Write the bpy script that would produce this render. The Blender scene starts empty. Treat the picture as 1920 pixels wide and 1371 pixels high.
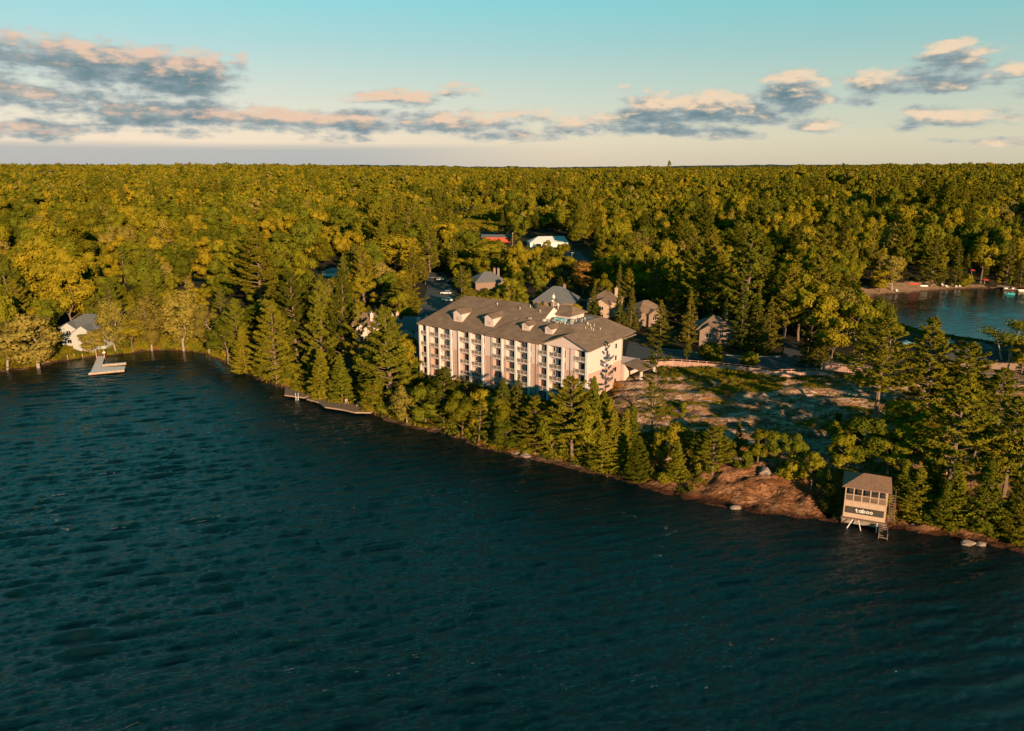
import bpy, bmesh, math, random
import numpy as np
from mathutils import Vector, Matrix
rnd = random.Random(7)
RS = np.random.RandomState(11)
SC = bpy.context.scene
COL = SC.collection

# ------------------------------------------------------------------ camera
CAM_H = 60.0
FPX = 1480.0                      # focal length in pixels of a 1920 wide frame
PITCH = math.atan(379 / FPX)
CP, SP = math.cos(PITCH), math.sin(PITCH)
cam_data = bpy.data.cameras.new('camera')
cam = bpy.data.objects.new('camera', cam_data)
COL.objects.link(cam)
cam_data.sensor_width = 36.0
cam_data.lens = 36.0 * FPX / 1920
cam_data.clip_start = 1.0
cam_data.clip_end = 30000
cam.location = (0, 0, CAM_H)
cam.rotation_euler = (math.radians(90) - PITCH, 0, 0)
SC.camera = cam

# ------------------------------------------------------------------ light
SUN_AZ = math.radians(24)         # behind the camera, to the right
SUN_EL = math.radians(12.3)
sun_vec = Vector((math.sin(SUN_AZ) * math.cos(SUN_EL), -math.cos(SUN_AZ) * math.cos(SUN_EL), math.sin(SUN_EL)))
sd = bpy.data.lights.new('sun', 'SUN')
sd.energy = 5.0
sd.angle = math.radians(0.6)
sd.color = (1.0, 0.66, 0.38)
sun = bpy.data.objects.new('sun', sd)
COL.objects.link(sun)
sun.rotation_euler = sun_vec.to_track_quat('Z', 'Y').to_euler()
sun.location = (0, 0, 300)

vs = SC.view_settings
vs.view_transform = 'Standard'
vs.look = 'None'
vs.gamma = 1.0
vs.use_curve_mapping = False
vs.exposure = 1.35

SC.render.engine = 'CYCLES'
cy = SC.cycles
cy.max_bounces = 5
cy.diffuse_bounces = 1
cy.glossy_bounces = 2
cy.transmission_bounces = 2
cy.transparent_max_bounces = 4
cy.caustics_reflective = False
cy.caustics_refractive = False
cy.sample_clamp_indirect = 4.0
try:
    cy.use_denoising = True
    cy.denoiser = 'OPENIMAGEDENOISE'
except Exception:
    pass


# ------------------------------------------------------------------ node helpers
class NT:
    def __init__(self, tree):
        self.t = tree
        self.n = tree.nodes
        self.l = tree.links

    def node(self, typ, **kw):
        nd = self.n.new(typ)
        for k, v in kw.items():
            setattr(nd, k, v)
        return nd

    def put(self, sock, val):
        if isinstance(val, bpy.types.NodeSocket):
            self.l.new(val, sock)
        elif val is not None:
            sock.default_value = val

    def math(self, op, a, b=None, c=None, clamp=False):
        nd = self.node('ShaderNodeMath', operation=op, use_clamp=clamp)
        self.put(nd.inputs[0], a)
        if b is not None: self.put(nd.inputs[1], b)
        if c is not None: self.put(nd.inputs[2], c)
        return nd.outputs[0]

    def mix(self, f, a, b, typ='MIX'):
        nd = self.node('ShaderNodeMix', data_type='RGBA', blend_type=typ)
        self.put(nd.inputs[0], f)
        self.put(nd.inputs[6], a if isinstance(a, bpy.types.NodeSocket) else tuple(a) + (1,))
        self.put(nd.inputs[7], b if isinstance(b, bpy.types.NodeSocket) else tuple(b) + (1,))
        return nd.outputs[2]

    def noise(self, vec, scale, detail=4, rough=0.55, dist=0.0, out=0):
        nd = self.node('ShaderNodeTexNoise')
        if vec is not None: self.put(nd.inputs['Vector'], vec)
        self.put(nd.inputs['Scale'], scale)
        self.put(nd.inputs['Detail'], detail)
        self.put(nd.inputs['Roughness'], rough)
        self.put(nd.inputs['Distortion'], dist)
        return nd.outputs[out]

    def mapping(self, vec, scale=(1, 1, 1), rot=(0, 0, 0), loc=(0, 0, 0)):
        nd = self.node('ShaderNodeMapping')
        self.put(nd.inputs['Vector'], vec)
        nd.inputs['Scale'].default_value = scale
        nd.inputs['Rotation'].default_value = rot
        nd.inputs['Location'].default_value = loc
        return nd.outputs[0]

    def ramp(self, fac, stops, interp='LINEAR'):
        nd = self.node('ShaderNodeValToRGB')
        cr = nd.color_ramp
        cr.interpolation = interp
        while len(cr.elements) < len(stops):
            cr.elements.new(0.5)
        for e, (p, c) in zip(cr.elements, stops):
            e.position = p
            e.color = tuple(c) + (1,) if len(c) == 3 else c
        self.put(nd.inputs[0], fac)
        return nd.outputs[0]

    def maprange(self, v, a, b, c=0.0, d=1.0, smooth=True):
        nd = self.node('ShaderNodeMapRange', interpolation_type='SMOOTHSTEP' if smooth else 'LINEAR')
        for i, x in enumerate((v, a, b, c, d)):
            self.put(nd.inputs[i], x)
        return nd.outputs[0]


# ------------------------------------------------------------------ sky (world): low-sun sky with bands of cumulus
W = bpy.data.worlds.new('World')
SC.world = W
W.use_nodes = True
W.node_tree.nodes.clear()
w = NT(W.node_tree)
tc = w.node('ShaderNodeTexCoord')
sep = w.node('ShaderNodeSeparateXYZ')
w.l.new(tc.outputs['Generated'], sep.inputs[0])
X, Y, Z = sep.outputs
az = w.math('MULTIPLY', w.math('ARCTAN2', X, Y), 57.2958)
el = w.math('MULTIPLY', w.math('ARCSINE', Z), 57.2958)
# clear-sky colour by elevation; warm haze low down, teal above
eln = w.math('DIVIDE', el, 90.0, clamp=True)
grad = w.ramp(eln, [(0.0, (0.50, 0.43, 0.33)), (0.018, (0.54, 0.48, 0.37)), (0.045, (0.42, 0.46, 0.39)),
                    (0.085, (0.25, 0.43, 0.42)), (0.13, (0.12, 0.44, 0.47)), (0.24, (0.03, 0.58, 0.65)), (0.42, (0.007, 0.20, 0.245)), (0.62, (0.004, 0.055, 0.072)), (1.0, (0.003, 0.035, 0.05))])
azf = w.maprange(az, -33.0, 30.0)                      # brighter and paler towards the left
side = w.mix(azf, (1.16, 1.04, 1.04), (0.84, 0.88, 0.86))
grad = w.mix(1.0, grad, side, 'MULTIPLY')
nish = w.node('ShaderNodeTexSky', sky_type='NISHITA')
nish.sun_disc = False
nish.sun_elevation = SUN_EL
nish.sun_rotation = math.radians(180) - SUN_AZ
nish.altitude = 200
nmul = w.mix(1.0, nish.outputs[0], (0.012, 0.013, 0.014), 'MULTIPLY')
clear = w.mix(1.0, grad, nmul, 'ADD')

# cloud banks: (az, el, half width, half height, strength)
def px2ang(px, py):
    xc = (px - 960) / FPX; up = (685.5 - py) / FPX
    d = Vector((xc, CP + up * SP, -SP + up * CP)).normalized()
    return math.degrees(math.atan2(d.x, d.y)), math.degrees(math.asin(d.z))
BANKS = [(60, 95, 100, 26, 1.0), (210, 122, 120, 34, 1.15), (330, 140, 110, 34, 1.2), (30, 125, 45, 16, .8), (265, 168, 60, 20, .8), (440, 120, 24, 16, .75),
         (80, 178, 140, 20, .95), (210, 172, 50, 14, .7), (300, 212, 160, 22, 1.1), (470, 222, 150, 20, 1.0), (640, 228, 160, 20, 1.0), (840, 230, 150, 22, .95), (80, 240, 150, 14, .85),
         (350, 250, 90, 10, .7), (640, 258, 80, 9, .7), (740, 184, 90, 14, .95), (865, 168, 45, 13, .8), (980, 215, 90, 13, .75), (960, 255, 110, 14, .8),
         (1120, 235, 110, 18, .9), (1230, 208, 80, 30, 1.1), (1330, 205, 110, 26, 1.1), (1490, 175, 62, 36, 1.15), (1400, 212, 110, 22, 1.0), (1260, 240, 140, 14, .95), (1350, 248, 80, 12, .85), (1520, 235, 60, 13, .75),
         (1640, 158, 52, 24, 1.0), (1620, 185, 40, 12, .7), (1790, 108, 60, 24, 1.0), (1760, 150, 100, 20, .95), (1900, 130, 50, 14, .85), (1720, 218, 34, 20, .9), (1790, 222, 95, 15, .9), (1900, 265, 60, 9, .7), (1165, 165, 22, 8, .6), (110, 260, 30, 8, .7), (1800, 262, 60, 5, .6),
         # beyond the frame the same broken cumulus goes on
         (-150, 150, 150, 40, 1.0), (-320, 215, 200, 30, 1.0), (2080, 150, 120, 30, 1.0), (2220, 220, 160, 26, 1.0)]
grp = bpy.data.node_groups.new('cloud_density', 'ShaderNodeTree')
grp.interface.new_socket('Az', in_out='INPUT', socket_type='NodeSocketFloat')
grp.interface.new_socket('El', in_out='INPUT', socket_type='NodeSocketFloat')
grp.interface.new_socket('Density', in_out='OUTPUT', socket_type='NodeSocketFloat')
grp.interface.new_socket('Fine', in_out='OUTPUT', socket_type='NodeSocketFloat')
g = NT(grp)
gi = g.node('NodeGroupInput'); go = g.node('NodeGroupOutput')
cmb = g.node('ShaderNodeCombineXYZ')
g.l.new(gi.outputs[0], cmb.inputs[0]); g.l.new(gi.outputs[1], cmb.inputs[1])
p0 = cmb.outputs[0]
warp = g.noise(g.mapping(p0, (0.35, 0.8, 1)), 1.0, 3, 0.55, out=1)
wsub = g.node('ShaderNodeVectorMath', operation='SUBTRACT'); g.l.new(warp, wsub.inputs[0]); wsub.inputs[1].default_value = (.5, .5, .5)
wmul = g.node('ShaderNodeVectorMath', operation='MULTIPLY'); g.l.new(wsub.outputs[0], wmul.inputs[0]); wmul.inputs[1].default_value = (2.4, 0.7, 0)
wadd = g.node('ShaderNodeVectorMath', operation='ADD'); g.l.new(p0, wadd.inputs[0]); g.l.new(wmul.outputs[0], wadd.inputs[1])
sp = g.node('ShaderNodeSeparateXYZ'); g.l.new(wadd.outputs[0], sp.inputs[0])
acc = None
for (bx, by, bw, bh, s) in BANKS:
    a0, e0 = px2ang(bx, by)
    wa, he = bw / FPX * 57.3 * 1.06, bh / FPX * 57.3 * 1.22
    da = g.math('DIVIDE', g.math('SUBTRACT', sp.outputs[0], a0), wa)
    de = g.math('DIVIDE', g.math('SUBTRACT', sp.outputs[1], e0), he)
    r2 = g.math('ADD', g.math('MULTIPLY', da, da), g.math('MULTIPLY', de, de))
    f = g.math('MULTIPLY', g.math('SUBTRACT', 1.0, g.math('MULTIPLY', r2, 0.62), clamp=True), s)
    acc = f if acc is None else g.math('MAXIMUM', acc, f)
fine = g.noise(g.mapping(p0, (0.42, 1.45, 1)), 1.0, 8, 0.60)
puff = g.noise(g.mapping(p0, (1.1, 1.7, 1), loc=(3, 1, 0)), 1.0, 5, 0.5)
tot = g.math('ADD', acc, g.math('MULTIPLY', g.math('SUBTRACT', fine, 0.5), 1.6))
tot = g.math('ADD', tot, g.math('MULTIPLY', g.math('SUBTRACT', puff, 0.5), 0.7))
g.l.new(tot, go.inputs[0]); g.l.new(fine, go.inputs[1])
def cloud(azs, els):
    nd = w.node('ShaderNodeGroup'); nd.node_tree = grp
    w.put(nd.inputs[0], azs); w.put(nd.inputs[1], els)
    return nd.outputs[0]
D0 = cloud(az, el)
D1 = cloud(w.math('ADD', az, 0.35), w.math('ADD', el, 0.80))
cov = w.maprange(D0, 0.30, 0.92)
cov = w.math('MULTIPLY', cov, w.maprange(el, 0.25, 1.0))
lit = w.maprange(w.math('SUBTRACT', D0, D1), 0.08, 0.74)
thick = w.maprange(D0, 0.5, 1.3)
body = w.mix(thick, (0.28, 0.32, 0.33), (0.09, 0.165, 0.195))
litc = w.mix(w.maprange(az, -20, 12), (0.60, 0.42, 0.31), (0.66, 0.50, 0.35))
ccol = w.mix(lit, body, litc)
# far grey-blue bank lying on the horizon at the left
bank_n = w.noise(w.mapping(tc.outputs['Generated'], (2.5, 2.5, 60)), 1.0, 3, .5)
bank = w.math('MULTIPLY', w.maprange(w.math('ADD', el, w.math('MULTIPLY', w.math('SUBTRACT', bank_n, .5), .7)), 1.45, 0.85), w.maprange(az, 6, -14))
base_sky = w.mix(w.math('MULTIPLY', bank, 0.7), clear, (0.25, 0.30, 0.33))
final = w.mix(w.math('MULTIPLY', cov, 0.95), base_sky, ccol)
bg = w.node('ShaderNodeBackground')
w.put(bg.inputs[0], final)
bg.inputs[1].default_value = 0.53
wo = w.node('ShaderNodeOutputWorld')
w.l.new(bg.outputs[0], wo.inputs[0])
W.cycles.sampling_method = 'MANUAL'
W.cycles.sample_map_resolution = 512


# ------------------------------------------------------------------ geometry helpers
def ray(px, py):
    xc = (px - 960) / FPX; up = (685.5 - py) / FPX
    return (xc, CP + up * SP, -SP + up * CP)

def at(px, py, z=0.0):
    """a point of the place, at height z, read off the photograph"""
    d = ray(px, py); t = (CAM_H - z) / -d[2]
    return (d[0] * t, d[1] * t)

def proj(x, y, z):
    dep = y * CP - (z - CAM_H) * SP
    up = (z - CAM_H) * CP + y * SP
    return 960 + FPX * x / dep, 685.5 - FPX * up / dep

def ss(v, a, b):
    t = np.clip((v - a) / (b - a), 0, 1)
    return t * t * (3 - 2 * t)

def vnoise(x, y, seed=0):
    """smooth lattice noise in 0..1"""
    x = np.asarray(x, float); y = np.asarray(y, float)
    xi = np.floor(x).astype(np.int64); yi = np.floor(y).astype(np.int64)
    xf = x - xi; yf = y - yi
    def hsh(a, b):
        n = (a * 374761393 + b * 668265263 + seed * 1442695041) & 0x7fffffff
        n = ((n ^ (n >> 13)) * 1274126177) & 0x7fffffff
        return ((n ^ (n >> 16)) & 0xffff) / 65535.0
    u = xf * xf * (3 - 2 * xf); v = yf * yf * (3 - 2 * yf)
    return (hsh(xi, yi) * (1 - u) + hsh(xi + 1, yi) * u) * (1 - v) + (hsh(xi, yi + 1) * (1 - u) + hsh(xi + 1, yi + 1) * u) * v

def fbm(x, y, oct=4, seed=0, g=0.5):
    s = 0; a = 1; t = 0
    for i in range(oct):
        s = s + a * vnoise(x * 2 ** i + 17.3 * i, y * 2 ** i - 9.1 * i, seed + i); t += a; a *= g
    return s / t

def inside(poly, x, y):
    x = np.asarray(x, float); y = np.asarray(y, float)
    c = np.zeros(x.shape, bool); n = len(poly)
    for i in range(n):
        x1, y1 = poly[i]; x2, y2 = poly[(i + 1) % n]
        if y1 == y2: continue
        cond = ((y1 > y) != (y2 > y)) & (x < (x2 - x1) * (y - y1) / (y2 - y1) + x1)
        c ^= cond
    return c

def segdist(poly, x, y, closed=True):
    x = np.asarray(x, float); y = np.asarray(y, float)
    d = np.full(x.shape, 1e12); n = len(poly)
    for i in range(n if closed else n - 1):
        x1, y1 = poly[i]; x2, y2 = poly[(i + 1) % n]
        dx, dy = x2 - x1, y2 - y1
        t = np.clip(((x - x1) * dx + (y - y1) * dy) / (dx * dx + dy * dy + 1e-9), 0, 1)
        d = np.minimum(d, (x - x1 - t * dx) ** 2 + (y - y1 - t * dy) ** 2)
    return np.sqrt(d)

SHORE_PX = [(0, 697), (60, 690), (110, 678), (165, 671), (240, 664), (280, 658), (330, 657), (385, 664), (430, 685), (480, 708), (530, 728), (560, 742), (600, 758),
            (650, 765), (700, 776), (730, 790), (780, 802), (850, 818), (900, 838), (960, 853), (1040, 868), (1090, 882), (1160, 897), (1220, 917), (1300, 938),
            (1360, 950), (1420, 960), (1500, 968), (1560, 976), (1620, 984), (1690, 990), (1760, 1002), (1850, 1020), (1920, 1036)]
SHORE = [at(a, b) for a, b in SHORE_PX]
LAKE = [(-9500, 500), (-700, 360), (-400, 310), (-230, 240)] + SHORE + [(110, 107), (165, 100), (230, 108), (320, 150), (700, 150), (9500, 100), (9500, -3000), (-9500, -3000)]
FAR_PX = [(1640, 554), (1700, 551), (1760, 545), (1812, 542), (1860, 541), (1920, 538)]
BAY = [at(a, b) for a, b in FAR_PX] + [(420, 425), (900, 470), (4000, 600), (4000, 200), (700, 235), (260, 252), (185, 254), (163, 262), (152, 275), (148, 300), (152, 330)]

def shore_d(x, y):
    x = np.asarray(x, float); y = np.asarray(y, float)
    d1 = segdist(LAKE, x, y); d1 = np.where(inside(LAKE, x, y), -d1, d1)
    d2 = segdist(BAY, x, y); d2 = np.where(inside(BAY, x, y), -d2, d2)
    return np.minimum(d1, d2)

def point_mask(x, y):
    """1 on the bare rocky point south of the fence"""
    return ss(x, 20, 29) * (1 - ss(y, 196 - .08 * x, 206 - .08 * x)) * (1 - ss(x, 150, 190))

def height(x, y, detail=True):
    x = np.asarray(x, float); y = np.asarray(y, float)
    d = shore_d(x, y)
    dd = np.maximum(d, 0)
    pl = 2.6 + 4.2 * np.maximum(ss(x, 10, 34) * (.42 * ss(dd, 0, 12) + .58 * ss(dd, 14, 62)), ss(dd, 46, 80))
    steep = ss(x, 10, 40) * (1 - ss(y, 180, 230))
    s = 11 - 4 * steep
    z = pl * (1 - np.exp(-(dd / s) ** 1.25))
    inl = ss(dd, 60, 260)
    far = np.sqrt(x * x + y * y)
    z = z + inl * (ss(y, 230, 3200) * 1.0 + 6 * ss(y, 320, 620) + 23 * ss(y, 1500, 4500) * ss(-x, -200, 1800) + 10 * ss(y, 2000, 4500) * ss(x, 300, 1800) + 16 * ss(y, 3400, 4800) * ss(x, 1700, 2600) * (1 - ss(x, 3300, 4600)))
    clr = np.exp(-(((x + 5) / 95) ** 4 + ((y - 590) / 130) ** 4))
    z = z + inl * (1 - clr) * ((fbm(x / 62, y / 44, 2, 25) - .5) * 19 * ss(far, 380, 700) + (fbm(x / 170, y / 130, 3, 5) - .5) * 24 + (fbm(x / 520, y / 420, 2, 15) - .5) * 12) * ss(far, 330, 900)
    pm = point_mask(x, y) * ss(dd, 0, 8)
    if detail:
        # glacier-smoothed rock shelves: low steps running across the point
        q = (y + .18 * x) / 9.0 + (fbm(x / 22, y / 14, 3, 9) - .5) * 2.2
        fr = q - np.floor(q)
        step = np.where(fr < .22, fr / .22, 1 - (fr - .22) / .78)
        z = z + pm * ((step - .4) * 1.35 + (fbm(x / 5, y / 3.0, 3, 3) - .5) * 1.5)
        cliff = steep * np.exp(-((dd - 5) / 4.5) ** 2)
        z = z + cliff * ((fbm(x / 4.0, y / 3.6, 4, 21, .6) - .5) * 4.2 - np.abs(fbm(x / 6, y / 5, 3, 23) - .5) * 3)
        near = (1 - ss(far, 500, 700))
        z = z + pm * .7 * np.exp(-(((x - 43) / 16) ** 2 + ((dd - 9) / 6) ** 2))
        shore_r = np.exp(-((dd - 1.2) / 1.6) ** 2) * near
        z = z + shore_r * (fbm(x / 1.8, y / 1.8, 2, 31) - .42) * 1.1
    z = np.where(d < 0, np.maximum(d * .35, -4), z)
    return z

def hz(x, y):
    return float(height(np.array([x]), np.array([y]))[0])

def ground(px, py):
    """where a line of sight of the photograph meets the ground"""
    d = ray(px, py)
    t = np.linspace(90, 1400, 2600)
    xs, ys, zs = d[0] * t, d[1] * t, CAM_H + d[2] * t
    h = height(xs, ys)
    k = np.argmax(zs <= np.maximum(h, 0))
    return float(xs[k]), float(ys[k]), float(max(h[k], 0))


def link(o, parent=None):
    COL.objects.link(o)
    if parent is not None:
        o.parent = parent
    return o

def tag(o, label=None, cat=None, group=None, kind=None):
    if label: o['label'] = label
    if cat: o['category'] = cat
    if group: o['group'] = group
    if kind: o['kind'] = kind
    return o

def empty(name, loc=(0, 0, 0), rz=0.0, **kw):
    o = bpy.data.objects.new(name, None)
    o.empty_display_size = 0.5
    link(o)
    o.location = loc
    o.rotation_euler = (0, 0, rz)
    return tag(o, **kw)

def copy_tree(o, parent=None, **kw):
    kids = [c for c in COL.objects if c.parent == o] if '_kids' not in o else None
    c = o.copy(); COL.objects.link(c)
    if parent is not None: c.parent = parent
    for ch in (kids if kids is not None else []):
        copy_tree(ch, c)
    return tag(c, **kw)

def mesh_np(name, verts, quads, mats, tris=None, smooth=False, midx=None):
    me = bpy.data.meshes.new(name)
    verts = np.asarray(verts, np.float32)
    nq = 0 if quads is None else len(quads); nt = 0 if tris is None else len(tris)
    loops = []
    if nq: loops.append(np.asarray(quads, np.int32).ravel())
    if nt: loops.append(np.asarray(tris, np.int32).ravel())
    loops = np.concatenate(loops)
    me.vertices.add(len(verts)); me.vertices.foreach_set('co', verts.ravel())
    me.loops.add(len(loops)); me.loops.foreach_set('vertex_index', loops)
    me.polygons.add(nq + nt)
    ls = np.concatenate([np.arange(nq) * 4, nq * 4 + np.arange(nt) * 3]).astype(np.int32)
    me.polygons.foreach_set('loop_start', ls)
    if midx is not None: me.polygons.foreach_set('material_index', np.asarray(midx, np.int32))
    me.polygons.foreach_set('use_smooth', np.full(nq + nt, smooth))
    me.update(calc_edges=True)
    for m in (mats if isinstance(mats, (list, tuple)) else [mats]): me.materials.append(m)
    return me


class MB:
    """collects faces and links them as one mesh object"""
    def __init__(self):
        self.v = []; self.f = []
    def poly(self, *pts):
        n = len(self.v); self.v += [tuple(p) for p in pts]; self.f.append(tuple(range(n, n + len(pts))))
        return self
    def box(self, x0, x1, y0, y1, z0, z1):
        n = len(self.v)
        self.v += [(x0, y0, z0), (x1, y0, z0), (x1, y1, z0), (x0, y1, z0), (x0, y0, z1), (x1, y0, z1), (x1, y1, z1), (x0, y1, z1)]
        for q in ((0, 3, 2, 1), (4, 5, 6, 7), (0, 1, 5, 4), (1, 2, 6, 5), (2, 3, 7, 6), (3, 0, 4, 7)):
            self.f.append(tuple(n + i for i in q))
        return self
    def slab(self, pts, z0, z1):
        """vertical prism on an outline; z may be a number or per-point list"""
        k = len(pts); n = len(self.v)
        za = z0 if isinstance(z0, (list, tuple)) else [z0] * k
        zb = z1 if isinstance(z1, (list, tuple)) else [z1] * k
        self.v += [(p[0], p[1], za[i]) for i, p in enumerate(pts)] + [(p[0], p[1], zb[i]) for i, p in enumerate(pts)]
        self.f.append(tuple(range(n + k - 1, n - 1, -1))); self.f.append(tuple(range(n + k, n + 2 * k)))
        for i in range(k):
            j = (i + 1) % k
            self.f.append((n + i, n + j, n + k + j, n + k + i))
        return self
    def sheet(self, pts, t=0.25):
        """a flat panel of thickness t under the given 3-D outline (roof planes)"""
        k = len(pts); n = len(self.v)
        self.v += [tuple(p) for p in pts] + [(p[0], p[1], p[2] - t) for p in pts]
        self.f.append(tuple(range(n, n + k))); self.f.append(tuple(range(n + 2 * k - 1, n + k - 1, -1)))
        for i in range(k):
            j = (i + 1) % k
            self.f.append((n + i, n + k + i, n + k + j, n + j))
        return self
    def tube(self, a, b, r0, r1=None, k=6):
        a = Vector(a); b = Vector(b); r1 = r0 if r1 is None else r1
        d = (b - a).normalized()
        s = d.cross(Vector((0, 0, 1))) if abs(d.z) < .95 else d.cross(Vector((1, 0, 0)))
        s.normalize(); t = d.cross(s); n = len(self.v)
        for (c, r) in ((a, r0), (b, r1)):
            for i in range(k):
                g_ = 2 * math.pi * i / k
                self.v.append(tuple(c + (s * math.cos(g_) + t * math.sin(g_)) * r))
        for i in range(k):
            j = (i + 1) % k
            self.f.append((n + i, n + j, n + k + j, n + k + i))
        self.f.append(tuple(range(n + k - 1, n - 1, -1))); self.f.append(tuple(range(n + k, n + 2 * k)))
        return self
    def ball(self, c, r, sx=1, sy=1, sz=1, k=8, m=5):
        n = len(self.v)
        for i in range(m + 1):
            ph = math.pi * i / m
            for j in range(k):
                th = 2 * math.pi * j / k
                self.v.append((c[0] + r * sx * math.sin(ph) * math.cos(th), c[1] + r * sy * math.sin(ph) * math.sin(th), c[2] + r * sz * math.cos(ph)))
        for i in range(m):
            for j in range(k):
                a_ = n + i * k + j; b_ = n + i * k + (j + 1) % k
                self.f.append((a_, a_ + k, b_ + k, b_))
        return self
    def mesh(self, name, mat):
        me = bpy.data.meshes.new(name)
        me.from_pydata(self.v, [], self.f)
        me.materials.append(mat)
        me.update()
        return me
    def build(self, name, mat, parent=None, smooth=False, **kw):
        me = self.mesh(name, mat)
        bm = bmesh.new(); bm.from_mesh(me)
        bmesh.ops.recalc_face_normals(bm, faces=bm.faces)
        bm.to_mesh(me); bm.free()
        if smooth:
            for p in me.polygons: p.use_smooth = True
        o = bpy.data.objects.new(name, me)
        link(o, parent)
        return tag(o, **kw)


# ------------------------------------------------------------------ materials
def new_mat(name):
    m = bpy.data.materials.new(name); m.use_nodes = True
    m.node_tree.nodes.clear()
    return m, NT(m.node_tree)

def finish(n, shader, disp=None):
    o = n.node('ShaderNodeOutputMaterial'); n.l.new(shader, o.inputs[0])
    if disp is not None: n.l.new(disp, o.inputs[2])

ALBEDO = .68          # common scale on the base colours below, balancing sun against sky fill
def surf(name, col, rough=.7, var=.25, scale=1.5, bump=.0, bscale=8, metallic=0, spec=.3, dirt=None, stretch=(1, 1, 1)):
    """painted / wood / stone surface with uneven tone, wear and fine relief"""
    m, n = new_mat(name)
    col = tuple(c * ALBEDO for c in col)
    dirt = tuple(c * ALBEDO for c in dirt) if dirt else None
    t_ = n.node('ShaderNodeTexCoord').outputs['Object']
    v = n.mapping(t_, stretch)
    a = n.noise(v, scale, 6, .6)
    c1 = tuple(c * (1 - var) for c in col); c2 = tuple(min(1, c * (1 + var)) for c in col)
    c = n.mix(n.maprange(a, .25, .75), c1, c2)
    if dirt:
        b = n.noise(t_, scale * .37, 5, .65)
        c = n.mix(n.math('MULTIPLY', n.maprange(b, .48, .72), .7), c, dirt)
    p = n.node('ShaderNodeBsdfPrincipled')
    n.put(p.inputs['Base Color'], c); n.put(p.inputs['Roughness'], rough); p.inputs['Metallic'].default_value = metallic
    p.inputs['Specular IOR Level'].default_value = spec
    if bump:
        bn = n.node('ShaderNodeBump'); bn.inputs['Strength'].default_value = .6; bn.inputs['Distance'].default_value = bump
        n.put(bn.inputs['Height'], n.noise(v, bscale, 4, .6)); n.l.new(bn.outputs[0], p.inputs['Normal'])
    finish(n, p.outputs[0])
    return m

def leafmat(name, c1, c2, c3, trans=.3):
    """foliage: tone varies between trees, between clumps and between leaves"""
    m, n = new_mat(name)
    c1, c2, c3 = [tuple(v * .64 for v in c) for c in (c1, c2, c3)]
    oi = n.node('ShaderNodeObjectInfo')
    tcd = n.node('ShaderNodeTexCoord')
    a = n.noise(tcd.outputs['Object'], .55, 2, .5)
    b = n.noise(tcd.outputs['Object'], 3.2, 2, .6)
    r = oi.outputs['Random']
    c = n.ramp(r, [(0, tuple(x * .62 for x in c1)), (.18, c1), (.5, c2), (.8, c3), (.9, tuple(x * .7 for x in c2)), (1.0, tuple(x * .55 for x in c1))])
    k = n.math('ADD', n.math('MULTIPLY', a, .9), n.math('MULTIPLY', b, .6))
    c = n.mix(1.0, c, n.ramp(n.math('SUBTRACT', k, .25), [(0, (.5, .56, .6)), (.5, (1, 1, 1)), (1, (1.5, 1.35, 1.1))]), 'MULTIPLY')
    d = n.node('ShaderNodeBsdfDiffuse'); n.put(d.inputs[0], c)
    tr = n.node('ShaderNodeBsdfTranslucent'); n.put(tr.inputs[0], n.mix(1.0, c, (1.1, 1.0, .35), 'MULTIPLY'))
    mx = n.node('ShaderNodeMixShader'); mx.inputs[0].default_value = trans
    n.l.new(d.outputs[0], mx.inputs[1]); n.l.new(tr.outputs[0], mx.inputs[2])
    finish(n, mx.outputs[0])
    return m

M = {}
M['leaf'] = leafmat('leaf_green', (.115, .132, .012), (.19, .175, .012), (.275, .21, .014), .08)
M['leaf_silver'] = leafmat('leaf_silvery', (.20, .17, .03), (.24, .195, .035), (.27, .215, .045), .08)
M['leaf_rust'] = leafmat('leaf_rust', (.26, .15, .03), (.28, .14, .028), (.24, .14, .03), .1)
M['pine'] = leafmat('needles_pine', (.12, .13, .013), (.165, .155, .013), (.21, .175, .016), .08)
M['spruce'] = leafmat('needles_spruce', (.085, .095, .014), (.13, .122, .015), (.175, .145, .018), .08)
M['cedar'] = leafmat('needles_cedar', (.13, .14, .012), (.175, .165, .013), (.22, .185, .015), .08)
M['bark'] = surf('bark', (.17, .115, .08), .9, .4, 3, .04, 6, stretch=(3, 3, .6))
M['bark_pale'] = surf('bark_pale', (.30, .25, .20), .8, .3, 3, .03, 6, dirt=(.10, .08, .07), stretch=(2, 2, 1.4))
M['cream'] = surf('siding_cream', (.60, .478, .45), .7, .07, .6, .02, 9, stretch=(.4, .4, 12))
M['villa'] = surf('siding_shade_tone', (.40, .42, .41), .7, .07, .6, .02, 9, stretch=(.4, .4, 12))  # villa wall toned cooler and darker in place of tree shade
M['salmon'] = surf('siding_salmon', (.46, .30, .255), .75, .09, .7, .02, 9, stretch=(.4, .4, 12))
M['trim'] = surf('trim_white', (.64, .61, .60), .55, .08, 1.4)
M['sheath'] = surf('soffit_dark', (.16, .13, .11), .8, .2, 1)
M['shingle'] = surf('roof_shingle', (.18, .124, .088), .9, .24, .45, .03, 5, dirt=(.13, .09, .062), stretch=(1, 1, 4))
M['shingle_grey'] = surf('roof_shingle_grey', (.12, .13, .14), .9, .2, .8, .03, 5, stretch=(1, 1, 4))
M['roof_shaded'] = surf('roof_shade_tone', (.05, .05, .05), .9, .2, .8)  # near-black tone stands in for tree shade on the right-edge roofs
M['deckroof'] = surf('roof_membrane', (.23, .24, .25), .8, .25, .5, dirt=(.12, .13, .14))
M['vent'] = surf('vent_metal', (.48, .43, .37), .5, .2, 2, metallic=.2)
M['tarp'] = surf('tarp_blue', (.16, .36, .42), .6, .2, 1, .05, 2)
M['dark'] = surf('dark_metal', (.03, .03, .032), .5, .3, 2)
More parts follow.
